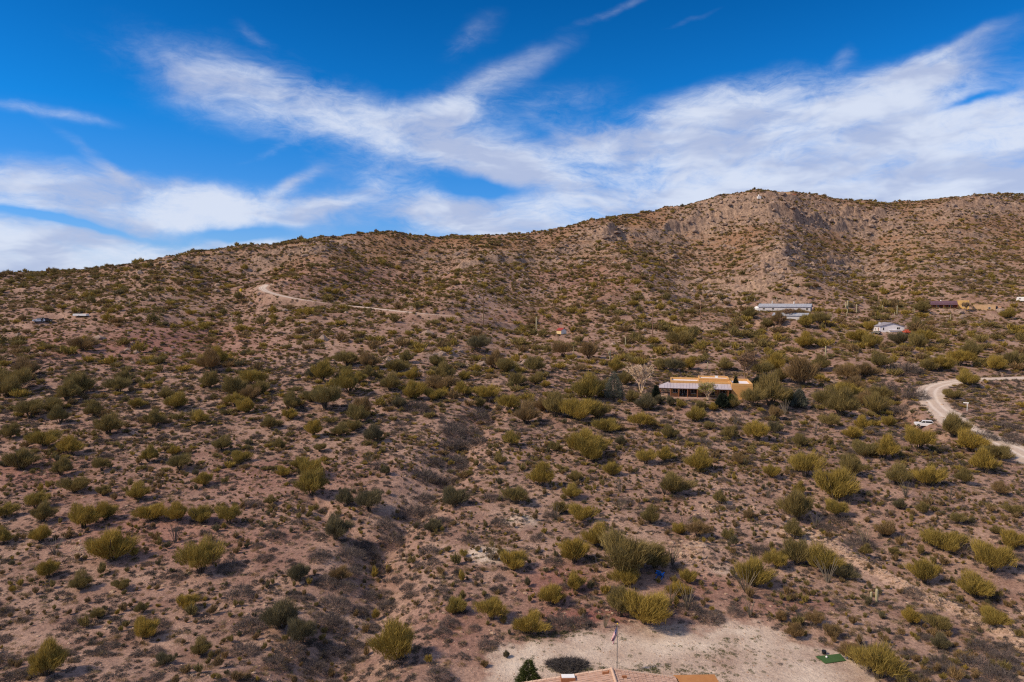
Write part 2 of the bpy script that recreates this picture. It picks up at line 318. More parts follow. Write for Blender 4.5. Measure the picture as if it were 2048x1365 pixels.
# ------------------------------------------------------------------ materials
def mat(name, color=(.5, .5, .5), rough=.8, metal=0.0, spec=.25):
    m = bpy.data.materials.new(name); m.use_nodes = True; b = m.node_tree.nodes['Principled BSDF']
    b.inputs['Base Color'].default_value = (*color, 1); b.inputs['Roughness'].default_value = rough
    b.inputs['Metallic'].default_value = metal; b.inputs['Specular IOR Level'].default_value = spec
    return m
class NT:
    def __init__(s, m): s.t = m.node_tree; s.b = s.t.nodes.get('Principled BSDF')
    def n(s, t, **kw):
        n = s.t.nodes.new(t)
        for k, v in kw.items(): setattr(n, k, v)
        return n
    def l(s, a, b): s.t.links.new(a, b)
    def val(s, sock, v):
        if isinstance(v, bpy.types.NodeSocket): s.l(v, sock)
        elif isinstance(v, tuple) and len(v) == 3: sock.default_value = (*v, 1)
        else: sock.default_value = v
    def mix(s, f, a, b, blend='MIX'):
        n = s.n('ShaderNodeMix', data_type='RGBA', blend_type=blend); s.val(n.inputs[0], f); s.val(n.inputs[6], a); s.val(n.inputs[7], b); return n.outputs[2]
    def math(s, op, a, b=0.0, c=None, clamp=False):
        n = s.n('ShaderNodeMath', operation=op); n.use_clamp = clamp; s.val(n.inputs[0], a); s.val(n.inputs[1], b)
        if c is not None: s.val(n.inputs[2], c)
        return n.outputs[0]
    def rng(s, v, a, b, c=0.0, d=1.0):
        n = s.n('ShaderNodeMapRange'); n.clamp = True; s.val(n.inputs[0], v)
        for i, q in enumerate((a, b, c, d)): n.inputs[i + 1].default_value = q
        return n.outputs[0]
    def noise(s, vec, scale, detail=4.0, rough=.55, dist=0.0):
        n = s.n('ShaderNodeTexNoise'); s.l(vec, n.inputs['Vector']); n.inputs['Scale'].default_value = scale
        n.inputs['Detail'].default_value = detail; n.inputs['Roughness'].default_value = rough; n.inputs['Distortion'].default_value = dist
        return n.outputs[0]
    def attr(s, name): n = s.n('ShaderNodeAttribute', attribute_name=name); return n.outputs['Fac']
    def pos(s): return s.n('ShaderNodeNewGeometry').outputs['Position']
    def bump(s, h, dist, strength=1.0):
        n = s.n('ShaderNodeBump'); n.inputs['Strength'].default_value = strength; n.inputs['Distance'].default_value = dist
        s.l(h, n.inputs['Height']); s.l(n.outputs[0], s.b.inputs['Normal']); return n

def soil_material():
    m = mat('desert_soil', rough=.95, spec=.1); t = NT(m); P = t.pos()
    n50 = t.noise(P, .018, 5, .6); n8 = t.noise(P, .13, 5, .62); n1 = t.noise(P, .9, 6, .7); n02 = t.noise(P, 5.0, 4, .7)
    c = t.mix(t.rng(n8, .35, .65), (.228, .138, .108), (.370, .250, .194))
    c = t.mix(t.math('MULTIPLY', t.attr('red'), t.rng(n8, .25, .6, .5, 1)), c, (.245, .105, .088))
    c = t.mix(t.math('MULTIPLY', t.attr('grassy'), t.rng(n1, .3, .62, .25, 1)), c, (.235, .120, .050))
    mp = t.n('ShaderNodeMapping'); t.l(P, mp.inputs[0]); mp.inputs['Scale'].default_value = (1, .7, .55)
    crack = t.rng(t.noise(mp.outputs[0], .55, 5, .7), .40, .60)
    c = t.mix(t.attr('rocky'), c, t.mix(t.math('ADD', t.math('MULTIPLY', crack, .7), t.math('MULTIPLY', n1, .3)), (.120, .082, .066), (.41, .288, .212)))
    c = t.mix(t.attr('bank'), c, t.mix(n1, (.36, .24, .18), (.52, .37, .28)))
    c = t.mix(t.attr('pale'), c, t.mix(t.rng(n8, .36, .62), (.44, .335, .265), (.66, .57, .475)))
    # pebbles, litter and small dead plants
    vo = t.n('ShaderNodeTexVoronoi'); t.l(P, vo.inputs['Vector']); vo.inputs['Scale'].default_value = 2.6
    peb = t.math('MULTIPLY', t.rng(vo.outputs['Distance'], .28, .18), t.rng(n1, .45, .62))
    c = t.mix(t.math('MULTIPLY', peb, .45), c, (.50, .40, .34))
    lit = t.math('MULTIPLY', t.rng(t.noise(P, 1.9, 5, .72), .56, .68), t.math('SUBTRACT', 1.0, t.math('MULTIPLY', t.attr('pale'), .8)))
    c = t.mix(t.math('MULTIPLY', lit, .55), c, (.105, .078, .068))
    grit = t.rng(t.noise(P, 2.4, 5, .75), .33, .67)
    c = t.mix(t.math('SUBTRACT', .8, t.math('MULTIPLY', t.attr('pale'), .55)), c, t.mix(1.0, c, t.mix(grit, (.52, .50, .50), (1.42, 1.42, 1.40)), 'MULTIPLY'))
    c = t.mix(.5, c, t.mix(1.0, c, t.mix(n02, (.5, .5, .5), (1.45, 1.45, 1.45)), 'MULTIPLY'))
    c = t.mix(t.rng(n50, .38, .62, 0, .35), c, t.mix(1.0, c, (.80, .74, .74), 'MULTIPLY'))
    t.l(c, t.b.inputs['Base Color'])
    hgt = t.math('ADD', t.math('MULTIPLY', n1, .5), t.math('ADD', t.math('MULTIPLY', n02, .14), t.math('MULTIPLY', peb, .12)))
    t.bump(hgt, .55, .9)
    return m
def road_material():
    m = mat('packed_dirt', rough=.95, spec=.1); t = NT(m); P = t.pos()
    n8 = t.noise(P, .22, 4, .6); n1 = t.noise(P, 1.6, 5, .65); lat = t.attr('lateral')
    rut = t.rng(t.math('ABSOLUTE', t.math('SUBTRACT', t.math('ABSOLUTE', lat), .30)), .16, .03)
    c = t.mix(t.rng(n8, .35, .65), (.44, .345, .285), (.58, .48, .40)); c = t.mix(t.math('MULTIPLY', rut, .7), c, (.72, .64, .57))
    c = t.mix(t.rng(t.math('ADD', t.math('ABSOLUTE', lat), t.math('MULTIPLY', n1, .5)), 1.0, 1.35), c, (.34, .225, .17))
    c = t.mix(t.math('MULTIPLY', n1, .5), c, (.36, .27, .22)); t.l(c, t.b.inputs['Base Color'])
    t.bump(t.math('SUBTRACT', n1, t.math('MULTIPLY', rut, .3)), .2, .7)
    return m
def rock_material(name, a, b):
    m = mat(name, rough=.93, spec=.15); t = NT(m); P = t.pos(); oi = t.n('ShaderNodeObjectInfo').outputs['Random']
    n = t.noise(P, 1.1, 5, .65); c = t.mix(t.rng(n, .32, .68), a, b)
    c = t.mix(t.rng(oi, 0, 1, 0, .5), c, tuple(x * .72 for x in a)); t.l(c, t.b.inputs['Base Color']); t.bump(n, .35, .8); return m
def leaf_material(name, a, b, c, trans=.18):
    m = mat(name, rough=.75, spec=.12); t = NT(m); oi = t.n('ShaderNodeObjectInfo').outputs['Random']; v = t.attr('tone')
    col = t.mix(oi, a, b); col = t.mix(t.math('MULTIPLY', v, .75), col, c); t.l(col, t.b.inputs['Base Color'])
    tr = t.n('ShaderNodeBsdfTranslucent'); t.l(col, tr.inputs[0]); ms = t.n('ShaderNodeMixShader'); ms.inputs[0].default_value = trans
    o = t.t.nodes['Material Output']; t.l(t.b.outputs[0], ms.inputs[1]); t.l(tr.outputs[0], ms.inputs[2]); t.l(ms.outputs[0], o.inputs[0]); return m
MAT = dict(
    soil=soil_material(), road=road_material(),
    rock=rock_material('grey_mauve_rock', (.185, .132, .110), (.42, .305, .235)), tanrock=rock_material('tan_rubble', (.30, .19, .13), (.52, .38, .28)),
    yellow=leaf_material('yellow_green_twigs', (.315, .215, .044), (.190, .152, .046), (.460, .335, .085), .2),
    olive=leaf_material('olive_twigs', (.215, .160, .058), (.145, .122, .050), (.330, .250, .095), .2),
    brown=leaf_material('bronze_twigs', (.235, .150, .068), (.175, .122, .062), (.330, .225, .105), .2),
    dark=leaf_material('dark_green_leaves', (.115, .100, .054), (.135, .114, .064), (.200, .170, .095), .2),
    grey=leaf_material('grey_dry_twigs', (.070, .057, .054), (.100, .080, .073), (.170, .138, .122), .05),
    tuft=leaf_material('dark_dry_tuft', (.062, .053, .052), (.095, .078, .070), (.130, .110, .092), .05),
    straw=leaf_material('straw_grass', (.27, .19, .10), (.22, .165, .10), (.36, .27, .16), .1),
    weed=leaf_material('green_weed', (.060, .075, .025), (.085, .090, .035), (.13, .13, .05), .1),
    bluegreen=leaf_material('blue_green_needles', (.090, .098, .074), (.115, .122, .092), (.23, .235, .185)),
    juniper=leaf_material('juniper_needles', (.045, .065, .018), (.060, .075, .022), (.115, .125, .040)),
    blackgreen=leaf_material('black_green_needles', (.016, .024, .016), (.022, .03, .02), (.045, .055, .035)),
    willow=leaf_material('pale_yellow_green_leaves', (.27, .25, .055), (.24, .23, .05), (.36, .33, .09), .3),
    palebark=mat('pale_bark', (.62, .46, .31), .9), tanbark=mat('tan_bark', (.26, .165, .10), .9), bark=mat('dark_bark', (.075, .058, .042), .9),
    ocotillo=leaf_material('ocotillo_wands', (.145, .118, .085), (.17, .145, .115), (.25, .22, .17), .0),
    ash=leaf_material('charred_brush', (.035, .033, .034), (.05, .045, .045), (.12, .105, .10), .0),
)
def saguaro_material():
    m = mat('saguaro_skin', (.20, .20, .11), .8); t = NT(m); n = t.noise(t.pos(), 1.2, 3); t.l(t.mix(n, (.26, .24, .13), (.44, .38, .25)), t.b.inputs['Base Color']); return m
MAT['saguaro'] = saguaro_material()
def wear(name, a, b, scale=.8, rough=.85, metal=0.0, spec=.25, bump=0.0):
    m = mat(name, a, rough, metal, spec); t = NT(m); tcn = t.n('ShaderNodeTexCoord').outputs['Object']; n = t.noise(tcn, scale, 5, .65)
    t.l(t.mix(t.rng(n, .3, .7), a, b), t.b.inputs['Base Color'])
    if bump: t.bump(n, bump, .6)
    return m

# ------------------------------------------------------------------ mesh helpers
def tag(o, label=None, cat=None, group=None, kind=None):
    if label: o['label'] = label
    if cat: o['category'] = cat
    if group: o['group'] = group
    if kind: o['kind'] = kind
    return o
def link(o, parent=None):
    COL.objects.link(o)
    if parent is not None: o.parent = parent
    return o
def mesh_np(name, V, F, smooth=False, material=None):
    """V (n,3) and F: (m,3) or (m,4) int arrays, or list of such arrays"""
    me = bpy.data.meshes.new(name); Fs = F if isinstance(F, list) else [F]; Fs = [f for f in Fs if len(f)]
    nl = sum(f.size for f in Fs); nf = sum(len(f) for f in Fs)
    me.vertices.add(len(V)); me.vertices.foreach_set('co', np.asarray(V, np.float32).ravel()); me.loops.add(nl); me.polygons.add(nf)
    me.loops.foreach_set('vertex_index', np.concatenate([f.ravel() for f in Fs]).astype(np.int32))
    tot = np.concatenate([np.full(len(f), f.shape[1], np.int32) for f in Fs]); st = np.concatenate([[0], np.cumsum(tot)[:-1]]).astype(np.int32)
    me.polygons.foreach_set('loop_start', st); me.polygons.foreach_set('loop_total', tot)
    if smooth: me.polygons.foreach_set('use_smooth', np.ones(nf, bool))
    me.update(calc_edges=True)
    if material: me.materials.append(material)
    return me
def attr_f(me, name, a):
    at = me.attributes.new(name, 'FLOAT', 'POINT'); at.data.foreach_set('value', np.asarray(a, np.float32))
class MB:
    def __init__(s): s.v = []; s.f = []
    def add(s, V, F): o = len(s.v); s.v += [tuple(p) for p in V]; s.f += [tuple(i + o for i in f) for f in F]; return s
    def box(s, x0, x1, y0, y1, z0, z1): return s.hexa([(x0, y0, z0), (x1, y0, z0), (x1, y1, z0), (x0, y1, z0), (x0, y0, z1), (x1, y0, z1), (x1, y1, z1), (x0, y1, z1)])
    def hexa(s, p): return s.add(p, [(3, 2, 1, 0), (4, 5, 6, 7), (0, 1, 5, 4), (1, 2, 6, 5), (2, 3, 7, 6), (3, 0, 4, 7)])
    def prism(s, prof, y0, y1, axis='y'):
        n = len(prof); g = (lambda a, b, t: (a, t, b)) if axis == 'y' else (lambda a, b, t: (t, a, b))
        V = [g(a, b, y0) for a, b in prof] + [g(a, b, y1) for a, b in prof]
        return s.add(V, [tuple(range(n)), tuple(range(2 * n - 1, n - 1, -1))] + [(i, i + n, (i + 1) % n + n, (i + 1) % n) for i in range(n)])
    def tube(s, pts, rads, n=6, cap=True):
        P = [Vector(p) for p in pts]; rings = []
        for i, p in enumerate(P):
            d = (P[min(i + 1, len(P) - 1)] - P[max(i - 1, 0)]).normalized(); a = d.orthogonal().normalized(); b = d.cross(a)
            rings.append([p + (a * math.cos(2 * math.pi * k / n) + b * math.sin(2 * math.pi * k / n)) * rads[i] for k in range(n)])
        V = [q for r in rings for q in r]; F = []
        for i in range(len(P) - 1):
            for k in range(n): F.append((i * n + k, i * n + (k + 1) % n, (i + 1) * n + (k + 1) % n, (i + 1) * n + k))
        if cap: F += [tuple(range(n - 1, -1, -1)), tuple(range((len(P) - 1) * n, len(P) * n))]
        return s.add(V, F)
    def mesh(s, name, material, smooth=False):
        me = bpy.data.meshes.new(name); me.from_pydata([tuple(p) for p in s.v], [], s.f); bm = bmesh.new(); bm.from_mesh(me); bmesh.ops.recalc_face_normals(bm, faces=bm.faces); bm.to_mesh(me); bm.free()
        if smooth: me.polygons.foreach_set('use_smooth', [True] * len(me.polygons))
        me.materials.append(material); return me
    def build(s, name, material, parent=None, smooth=False, bevel=0.0):
        o = link(bpy.data.objects.new(name, s.mesh(name, material, smooth)), parent)
        if bevel:
            b = o.modifiers.new('bevel', 'BEVEL'); b.width = bevel; b.segments = 2; b.limit_method = 'ANGLE'
        return o
def empty(name, loc, rz=0.0, **kw):
    o = bpy.data.objects.new(name, None); o.empty_display_size = .2; link(o); o.location = loc; o.rotation_euler = (0, 0, rz); return tag(o, **kw)

# ------------------------------------------------------------------ the ground: one sheet out past the hills
def build_ground():
    AZ = np.concatenate([np.linspace(R(-180), R(-47), 30)[:-1], np.linspace(R(-47), R(-38.5), 30)[:-1], np.linspace(R(-38.5), R(38.5), 860), np.linspace(R(38.5), R(47), 30)[1:], np.linspace(R(47), R(180), 30)[1:-1]])
    RR = np.concatenate([np.geomspace(2, 58, 14)[:-1], np.geomspace(58, 880, 900), np.geomspace(880, 4000, 18)[1:]])
    na, nr = len(AZ), len(RR); A, Q = np.meshgrid(AZ, RR); x = (Q * np.sin(A)).ravel(); y = (Q * np.cos(A)).ravel()
    z = height(x, y); px, py = project(x, y, z); u, Y, a = uy(x, y)
    V = np.stack([x, y, z], 1); V = np.concatenate([[[0, 0, 0]], V])
    i = np.arange(nr - 1)[:, None] * na; j = np.arange(na)[None, :]; j2 = (j + 1) % na
    F = np.stack([i + j, i + na + j, i + na + j2, i + j2], -1).reshape(-1, 4) + 1
    T = np.stack([np.zeros(na, int), np.arange(na) + 1, (np.arange(na) + 1) % na + 1], 1)
    me = mesh_np('ground', V, [F[:, ::-1], T[:, ::-1]], True, MAT['soil'])
    pad = lambda m: np.concatenate([[0], m])
    sdp = poly_sd(x, y, PAD); e = 4.5 * fbm(x, y, 8, 5, .6, 3.)
    pale = sstep(1.2, -1.6, sdp + e) * (.72 + .5 * fbm(x, y, 9, 3, .5, 8.))
    for (mx_, my_, r, h) in MOUND[:2]: pale = np.maximum(pale, .85 * sstep(1.5 * r, .7 * r, np.hypot(x - mx_, y - my_) + .7 * fbm(x, y, 2, 2)))
    for c in cast([(1450, 1140), (1600, 1080), (1390, 1096)], h0): pale = np.maximum(pale, .4 * sstep(2.6, .8, np.hypot(x - c[0], y - c[1]) + .8 * fbm(x, y, 2, 2)))
    REDS = [(330, 690, 190, 45, .85), (150, 690, 150, 40, .5), (560, 960, 190, 60, .45), (1120, 1165, 90, 42, .95), (330, 1060, 260, 60, .55), (1180, 1230, 120, 24, .9), (700, 560, 160, 30, .5), (1200, 560, 110, 40, .5), (1060, 640, 160, 20, .3), (1400, 1170, 120, 30, .5), (900, 1250, 90, 60, .5), (60, 940, 120, 40, .6), (1580, 1210, 110, 26, .5)]
    red = np.zeros_like(x)
    for cx, cy, rx, ry, w in REDS: red = np.maximum(red, w * np.exp(-((px - cx) / rx) ** 2 - ((py - cy) / ry) ** 2))
    red = np.clip(red + .25 * fbm(x, y, 30, 3, .5, 6.), 0, 1) * (Y > 40)
    grassy = np.clip(sstep(570, 480, py) * .85 + .55 * fbm(x, y, 55, 4, .55, 4.) + .25 * np.exp(-((px - 1620) / 260) ** 2 - ((py - 480) / 60) ** 2), 0, .9) * sstep(260, 380, Y)
    sl = np.zeros((nr, na)); Z = z.reshape(nr, na); sl[1:-1] = np.abs(Z[2:] - Z[:-2]) / (RR[2:] - RR[:-2])[:, None]
    rocky = np.clip(rock_mask(px, py) * .9 * sstep(250, 330, Y) + sstep(.55, 1.0, sl.ravel()) * sstep(300, 400, Y) * .8 + np.clip(fbm(x, y, 40, 4, .6, 12.), 0, 1) * .6 * sstep(300, 450, Y), 0, 1)
    for P, A in CLIFF:
        i = np.where((x > min(p[0] for p in P) - 25) & (x < max(p[0] for p in P) + 25) & (y > min(p[1] for p in P) - 30) & (y < max(p[1] for p in P) + 30))[0]; d, s, _ = segdist(x[i], y[i], P); q = d * s + 7 * fbm(x[i], y[i], 26, 3, .55, 15.) * min(1, A / 6)
        rocky[i] = np.maximum(rocky[i], sstep(11, 4, np.abs(q + 3)) * min(1, A / 5) * np.clip(.7 + 1.6 * fbm(x[i], y[i], 24, 3, .55, 19.), 0, 1))
    i = np.where((Y > 100) & (Y < 700))[0]; d1 = np.full(x.shape, 99.); s1 = np.zeros_like(x)
    bank = np.zeros_like(x)
    d, s, _ = segdist(x[i], y[i], ROAD); bank[i] = sstep(5.5, 3.2, d + 1.4 * fbm(x[i], y[i], 5, 2)) * .8
    d, s, _ = segdist(x[i], y[i], TRACK); bank[i] = np.maximum(bank[i], sstep(5.5, 3.0, d + 2.0 * fbm(x[i], y[i], 8, 3)) * .8)
    i = np.where((Y > 60) & (Y < 140) & (x > 0))[0]; d, s, _ = segdist(x[i], y[i], BERM); bank[i] = np.maximum(bank[i], sstep(1.8, .3, np.abs(d * s + .6) + .8 * fbm(x[i], y[i], 3, 2)) * .8)
    for k in ('longhigh', 'purple', 'tan', 'white'):
        fx, fy, fz, r = FLAT[k]; bank = np.maximum(bank, .75 * sstep(1.25 * r, .8 * r, np.hypot(x - fx, y - fy) + .3 * r * fbm(x, y, 6, 3)))
    for nme, arr in (('pale', pale), ('red', red), ('grassy', grassy), ('rocky', rocky), ('bank', bank)): attr_f(me, nme, pad(np.clip(arr, 0, 1)))
    o = link(bpy.data.objects.new('ground', me)); tag(o, 'pinkish stony desert ground rising to rocky hills', 'ground', kind='structure')
build_ground()
def strip(name, P, hw, label):
    P = np.array(P); d = np.gradient(P[:, :2], axis=0); d /= np.linalg.norm(d, axis=1)[:, None]; nrm = np.stack([-d[:, 1], d[:, 0]], 1)
    s = np.concatenate([[0], np.cumsum(np.hypot(*np.diff(P[:, :2], axis=0).T))]); n = int(s[-1] / .7); q = np.linspace(0, s[-1], n)
    C = np.stack([np.interp(q, s, P[:, k]) for k in (0, 1)], 1); Nn = np.stack([np.interp(q, s, nrm[:, k]) for k in (0, 1)], 1)
    lat = np.linspace(-1, 1, 11); wv_ = hw * (1 + .22 * fbm(q, q * 0, 7, 3)); wl = np.where(lat[None] < 0, wv_[:, None], (hw * (1 + .22 * fbm(q, q * 0 + 50, 7, 3)))[:, None])
    XY = C[:, None, :] + Nn[:, None, :] * (lat[None, :, None] * wl[:, :, None]); x = XY[..., 0].ravel(); y = XY[..., 1].ravel(); L2 = np.broadcast_to(lat, (n, 11)).ravel()
    z = height(x.copy(), y.copy()) + .10 - .16 * np.abs(L2) ** 6 - .05 * np.exp(-((np.abs(L2) - .3) / .1) ** 2)
    i = np.arange(n - 1)[:, None] * 11 + np.arange(10)[None]; F = np.stack([i, i + 1, i + 12, i + 11], -1).reshape(-1, 4)
    me = mesh_np(name, np.stack([x, y, z], 1), F[:, ::-1], True, MAT['road']); attr_f(me, 'lateral', L2)
    o = link(bpy.data.objects.new(name, me)); tag(o, label, 'road', kind='structure')
strip('dirt_road', ROAD, 4.5, 'pale graded dirt road curving round the right hand slope')
strip('hill_track', TRACK, 2.4, 'narrow pale dirt track cut across the left hillside')
# ------------------------------------------------------------------ plants: shapes
def unit(a): return a / np.maximum(np.linalg.norm(a, axis=1, keepdims=True), 1e-9)
def sliver_mesh(name, C, D, Ln, Wd, g, material, extra=None, tone=None):
    """thin pointed leaves / twigs: base points C, directions D"""
    n = len(C); D = unit(D); pr = unit(np.cross(D, unit(g.normal(size=(n, 3)))))
    V = np.stack([C - pr * Wd[:, None] / 2, C + pr * Wd[:, None] / 2, C + D * Ln[:, None]], 1).reshape(-1, 3); F = np.arange(3 * n).reshape(-1, 3)
    tone = np.repeat(g.random(n) ** 1.5 if tone is None else tone, 3)
    if extra is not None:
        eV, eF = extra; F2 = eF + len(V); V = np.concatenate([V, eV]); tone = np.concatenate([tone, np.full(len(eV), .3)]); F = [F, F2]
    me = mesh_np(name, V, F, False, material); attr_f(me, 'tone', tone); return me
def bush_crown(name, seed, n, Lr, Wr, k=9, flat=1.0, up=.7, skirt=.5, material=None):
    """broom-like desert bush: fine twigs fan out from the foot and end in an uneven, lobed dome"""
    g = np.random.default_rng(seed); m = int(n * 3.2)
    a = g.random(m) * 2 * math.pi; lo = -.7 * skirt; se = lo + (1 - lo) * g.random(m); ce = np.sqrt(np.clip(1 - se ** 2, 0, 1)); d = np.stack([ce * np.cos(a), ce * np.sin(a), se], 1)
    K = k + 4; L0 = unit(np.stack([g.normal(size=K), g.normal(size=K), .10 + np.abs(g.normal(size=K)) * .75], 1)); lr_ = .62 + .50 * g.random(K); wd = 9 + 14 * g.random(K)
    ang = np.exp(-wd * (1 - d @ L0.T)); w_ = np.argmax(ang * lr_, 1); dens = ang[np.arange(m), w_]; lobe = lr_[w_]
    keep = g.random(m) < np.clip(dens * 1.25 + .05, 0, 1); d, dens, lobe, w_ = d[keep][:n], dens[keep][:n], lobe[keep][:n], w_[keep][:n]; n = len(d)
    t = 1 - .75 * g.random(n) ** 1.7 * g.random(n) ** .3; rad = lobe * (.62 + .40 * dens) * (.88 + .16 * g.random(n)) * t
    P = np.stack([d[:, 0] * rad, d[:, 1] * rad, (.46 + d[:, 2] * rad * .95)], 1); low = np.clip(P[:, 2] / .55, .42, 1); P[:, :2] *= low[:, None]; P *= np.array([1 + .14 * g.normal(), 1 + .14 * g.normal(), flat]); P[:, 2] = np.maximum(P[:, 2], .02)
    D = unit(P * [1, 1, .9]) * 1.0 + np.array([0, 0, up * .6]) + .34 * g.normal(size=(n, 3))
    lt = g.random(K) * .45
    return sliver_mesh(name, P - unit(D) * Lr * .6, D, Lr * (.5 + 1.0 * g.random(n)), Wr * (.6 + .8 * g.random(n)), g, material, tone=lt[w_] + .55 * g.random(n) ** 1.5)
def bush_stems(name, seed, flat=1.0, k=7):
    g = random.Random(seed); m = MB()
    for i in range(k):
        a = g.random() * 6.283; r = .25 + .45 * g.random(); h = (.5 + .45 * g.random()) * flat
        m.tube([(.04 * math.cos(a), .04 * math.sin(a), -.12), (.35 * r * math.cos(a), .35 * r * math.sin(a), .45 * h), (r * math.cos(a + .3), r * math.sin(a + .3), h)], [.045, .03, .010], 4)
    return m.mesh(name, MAT['bark'])
CROWN = [bush_crown('crown', 100 + i, 6000, .27, .0150, k=8 + 2 * (i % 4), flat=(.95, 1.08, .85, 1.15, 1.0, .9)[i], skirt=(.5, .1, .6, .0, .35, .2)[i], material=MAT['olive']) for i in range(6)]
STEMS = [bush_stems('stems', 200 + i) for i in range(6)]
FARCROWN = [bush_crown('crown', 300 + i, 520, .36, .070, k=8 + i % 3, flat=(.8, .95, .7, .9)[i], material=MAT['olive']) for i in range(4)]
NEARCROWN = [bush_crown('crown', 340 + i, 700, .42, .045, k=7, flat=(.8, 1.0, 1.2)[i], skirt=.3, material=MAT['olive']) for i in range(3)]
def twig_shrub(name, seed, n, flat, Lr, Wr, material, spread=1.0):
    """leafless shrub: twigs fan out from the base"""
    g = np.random.default_rng(seed); a = g.random(n) * 2 * math.pi; r = spread * np.sqrt(g.random(n)); hz = flat * np.sqrt(np.clip(1 - (r / spread) ** 2, 0, 1)) * (.25 + .75 * g.random(n)) * (1 + .25 * np.sin(3 * a + seed))
    P = np.stack([r * np.cos(a), r * np.sin(a), np.maximum(hz - .1, 0.0)], 1); D = P * [1, 1, .8] + np.array([0, 0, .55]) + .5 * g.normal(size=(n, 3)); D[:, 2] = np.abs(D[:, 2])
    return sliver_mesh(name, P - unit(D) * Lr * .3, D, Lr * (.5 + g.random(n)), Wr * (.6 + .8 * g.random(n)), g, material)
GREY = [twig_shrub('grey_shrub', 400 + i, 1300, (.75, .9, .6, 1.05)[i], .34, .020, MAT['grey']) for i in range(4)]
TUFT = [twig_shrub('dry_tuft', 500 + i, 150, (.75, .9, .65, 1.05)[i], .5, .085, MAT['tuft']) for i in range(4)]
WEED = [twig_shrub('weed', 520 + i, 120, .5, .5, .085, MAT['weed']) for i in range(2)]
STRAW = [twig_shrub('straw_clump', 540 + i, 130, 1.1, .7, .05, MAT['straw'], .8) for i in range(2)]
def ocotillo_mesh(seed):
    g = random.Random(seed); m = MB()
    for i in range(g.randint(11, 18)):
        a = g.random() * 6.283; s = .18 + .5 * g.random(); h = .8 + .35 * g.random()
        m.tube([(.02 * math.cos(a), .02 * math.sin(a), -.05), (.45 * s * math.cos(a), .45 * s * math.sin(a), .5 * h), (s * math.cos(a + .1), s * math.sin(a + .1), h)], [.016, .013, .006], 3, False)
    return m.mesh('ocotillo', MAT['ocotillo'])
OCO = [ocotillo_mesh(600 + i) for i in range(4)]
def saguaro_mesh(seed, arms):
    g = random.Random(seed); m = MB(); n = 14
    def col(path, r0):
        P = [Vector(p) for p in path]; rings = []; K = len(P)
        for i, p in enumerate(P):
            d = (P[min(i + 1, K - 1)] - P[max(i - 1, 0)]).normalized(); a = d.cross(Vector((0, 1, .01))).normalized(); b = d.cross(a); t = i / (K - 1)
            rr = r0 * (.86 + .14 * math.sin(t * 3.0)) * (1 if t < .93 else (.72 if i < K - 1 else .25))
            rings.append([p + (a * math.cos(2 * math.pi * k / n) + b * math.sin(2 * math.pi * k / n)) * rr * (1.0 if k % 2 else .86) for k in range(n)])
        V = [q for r in rings for q in r]; F = [(i * n + k, i * n + (k + 1) % n, (i + 1) * n + (k + 1) % n, (i + 1) * n + k) for i in range(K - 1) for k in range(n)] + [tuple(range((K - 1) * n, K * n))]
        m.add(V, F)
    col([(0, 0, -.05 + 1.05 * i / 11) for i in range(12)], .042)
    for j in range(arms):
        a = g.random() * 6.283; z = .38 + .2 * g.random(); h = .22 + .2 * g.random(); c, s = math.cos(a), math.sin(a)
        col([(c * .03, s * .03, z), (c * .09, s * .09, z + .005), (c * .125, s * .125, z + .05)] + [(c * .13, s * .13, z + .05 + h * q) for q in (.3, .6, .85, .97, 1.0)], .03)
    return m.mesh('saguaro', MAT['saguaro'], True)
SAG = [saguaro_mesh(700, 0), saguaro_mesh(701, 0), saguaro_mesh(702, 1), saguaro_mesh(703, 2)]
def rock_mesh(seed, material):
    g = np.random.default_rng(seed); bm = bmesh.new(); bmesh.ops.create_icosphere(bm, subdivisions=1, radius=1.0); bm.verts.ensure_lookup_table()
    sc = (1 + .3 * g.normal(), 1 + .3 * g.normal(), .62 + .2 * g.random())
    for v in bm.verts: v.co = Vector(v.co[k] * sc[k] * (.78 + .45 * g.random()) for k in range(3))
    me = bpy.data.meshes.new('stone'); bm.to_mesh(me); bm.free(); me.materials.append(material); return me
ROCKM = [rock_mesh(800 + i, MAT['rock']) for i in range(4)]; STONE = [rock_mesh(820 + i, MAT['tanrock']) for i in range(3)]

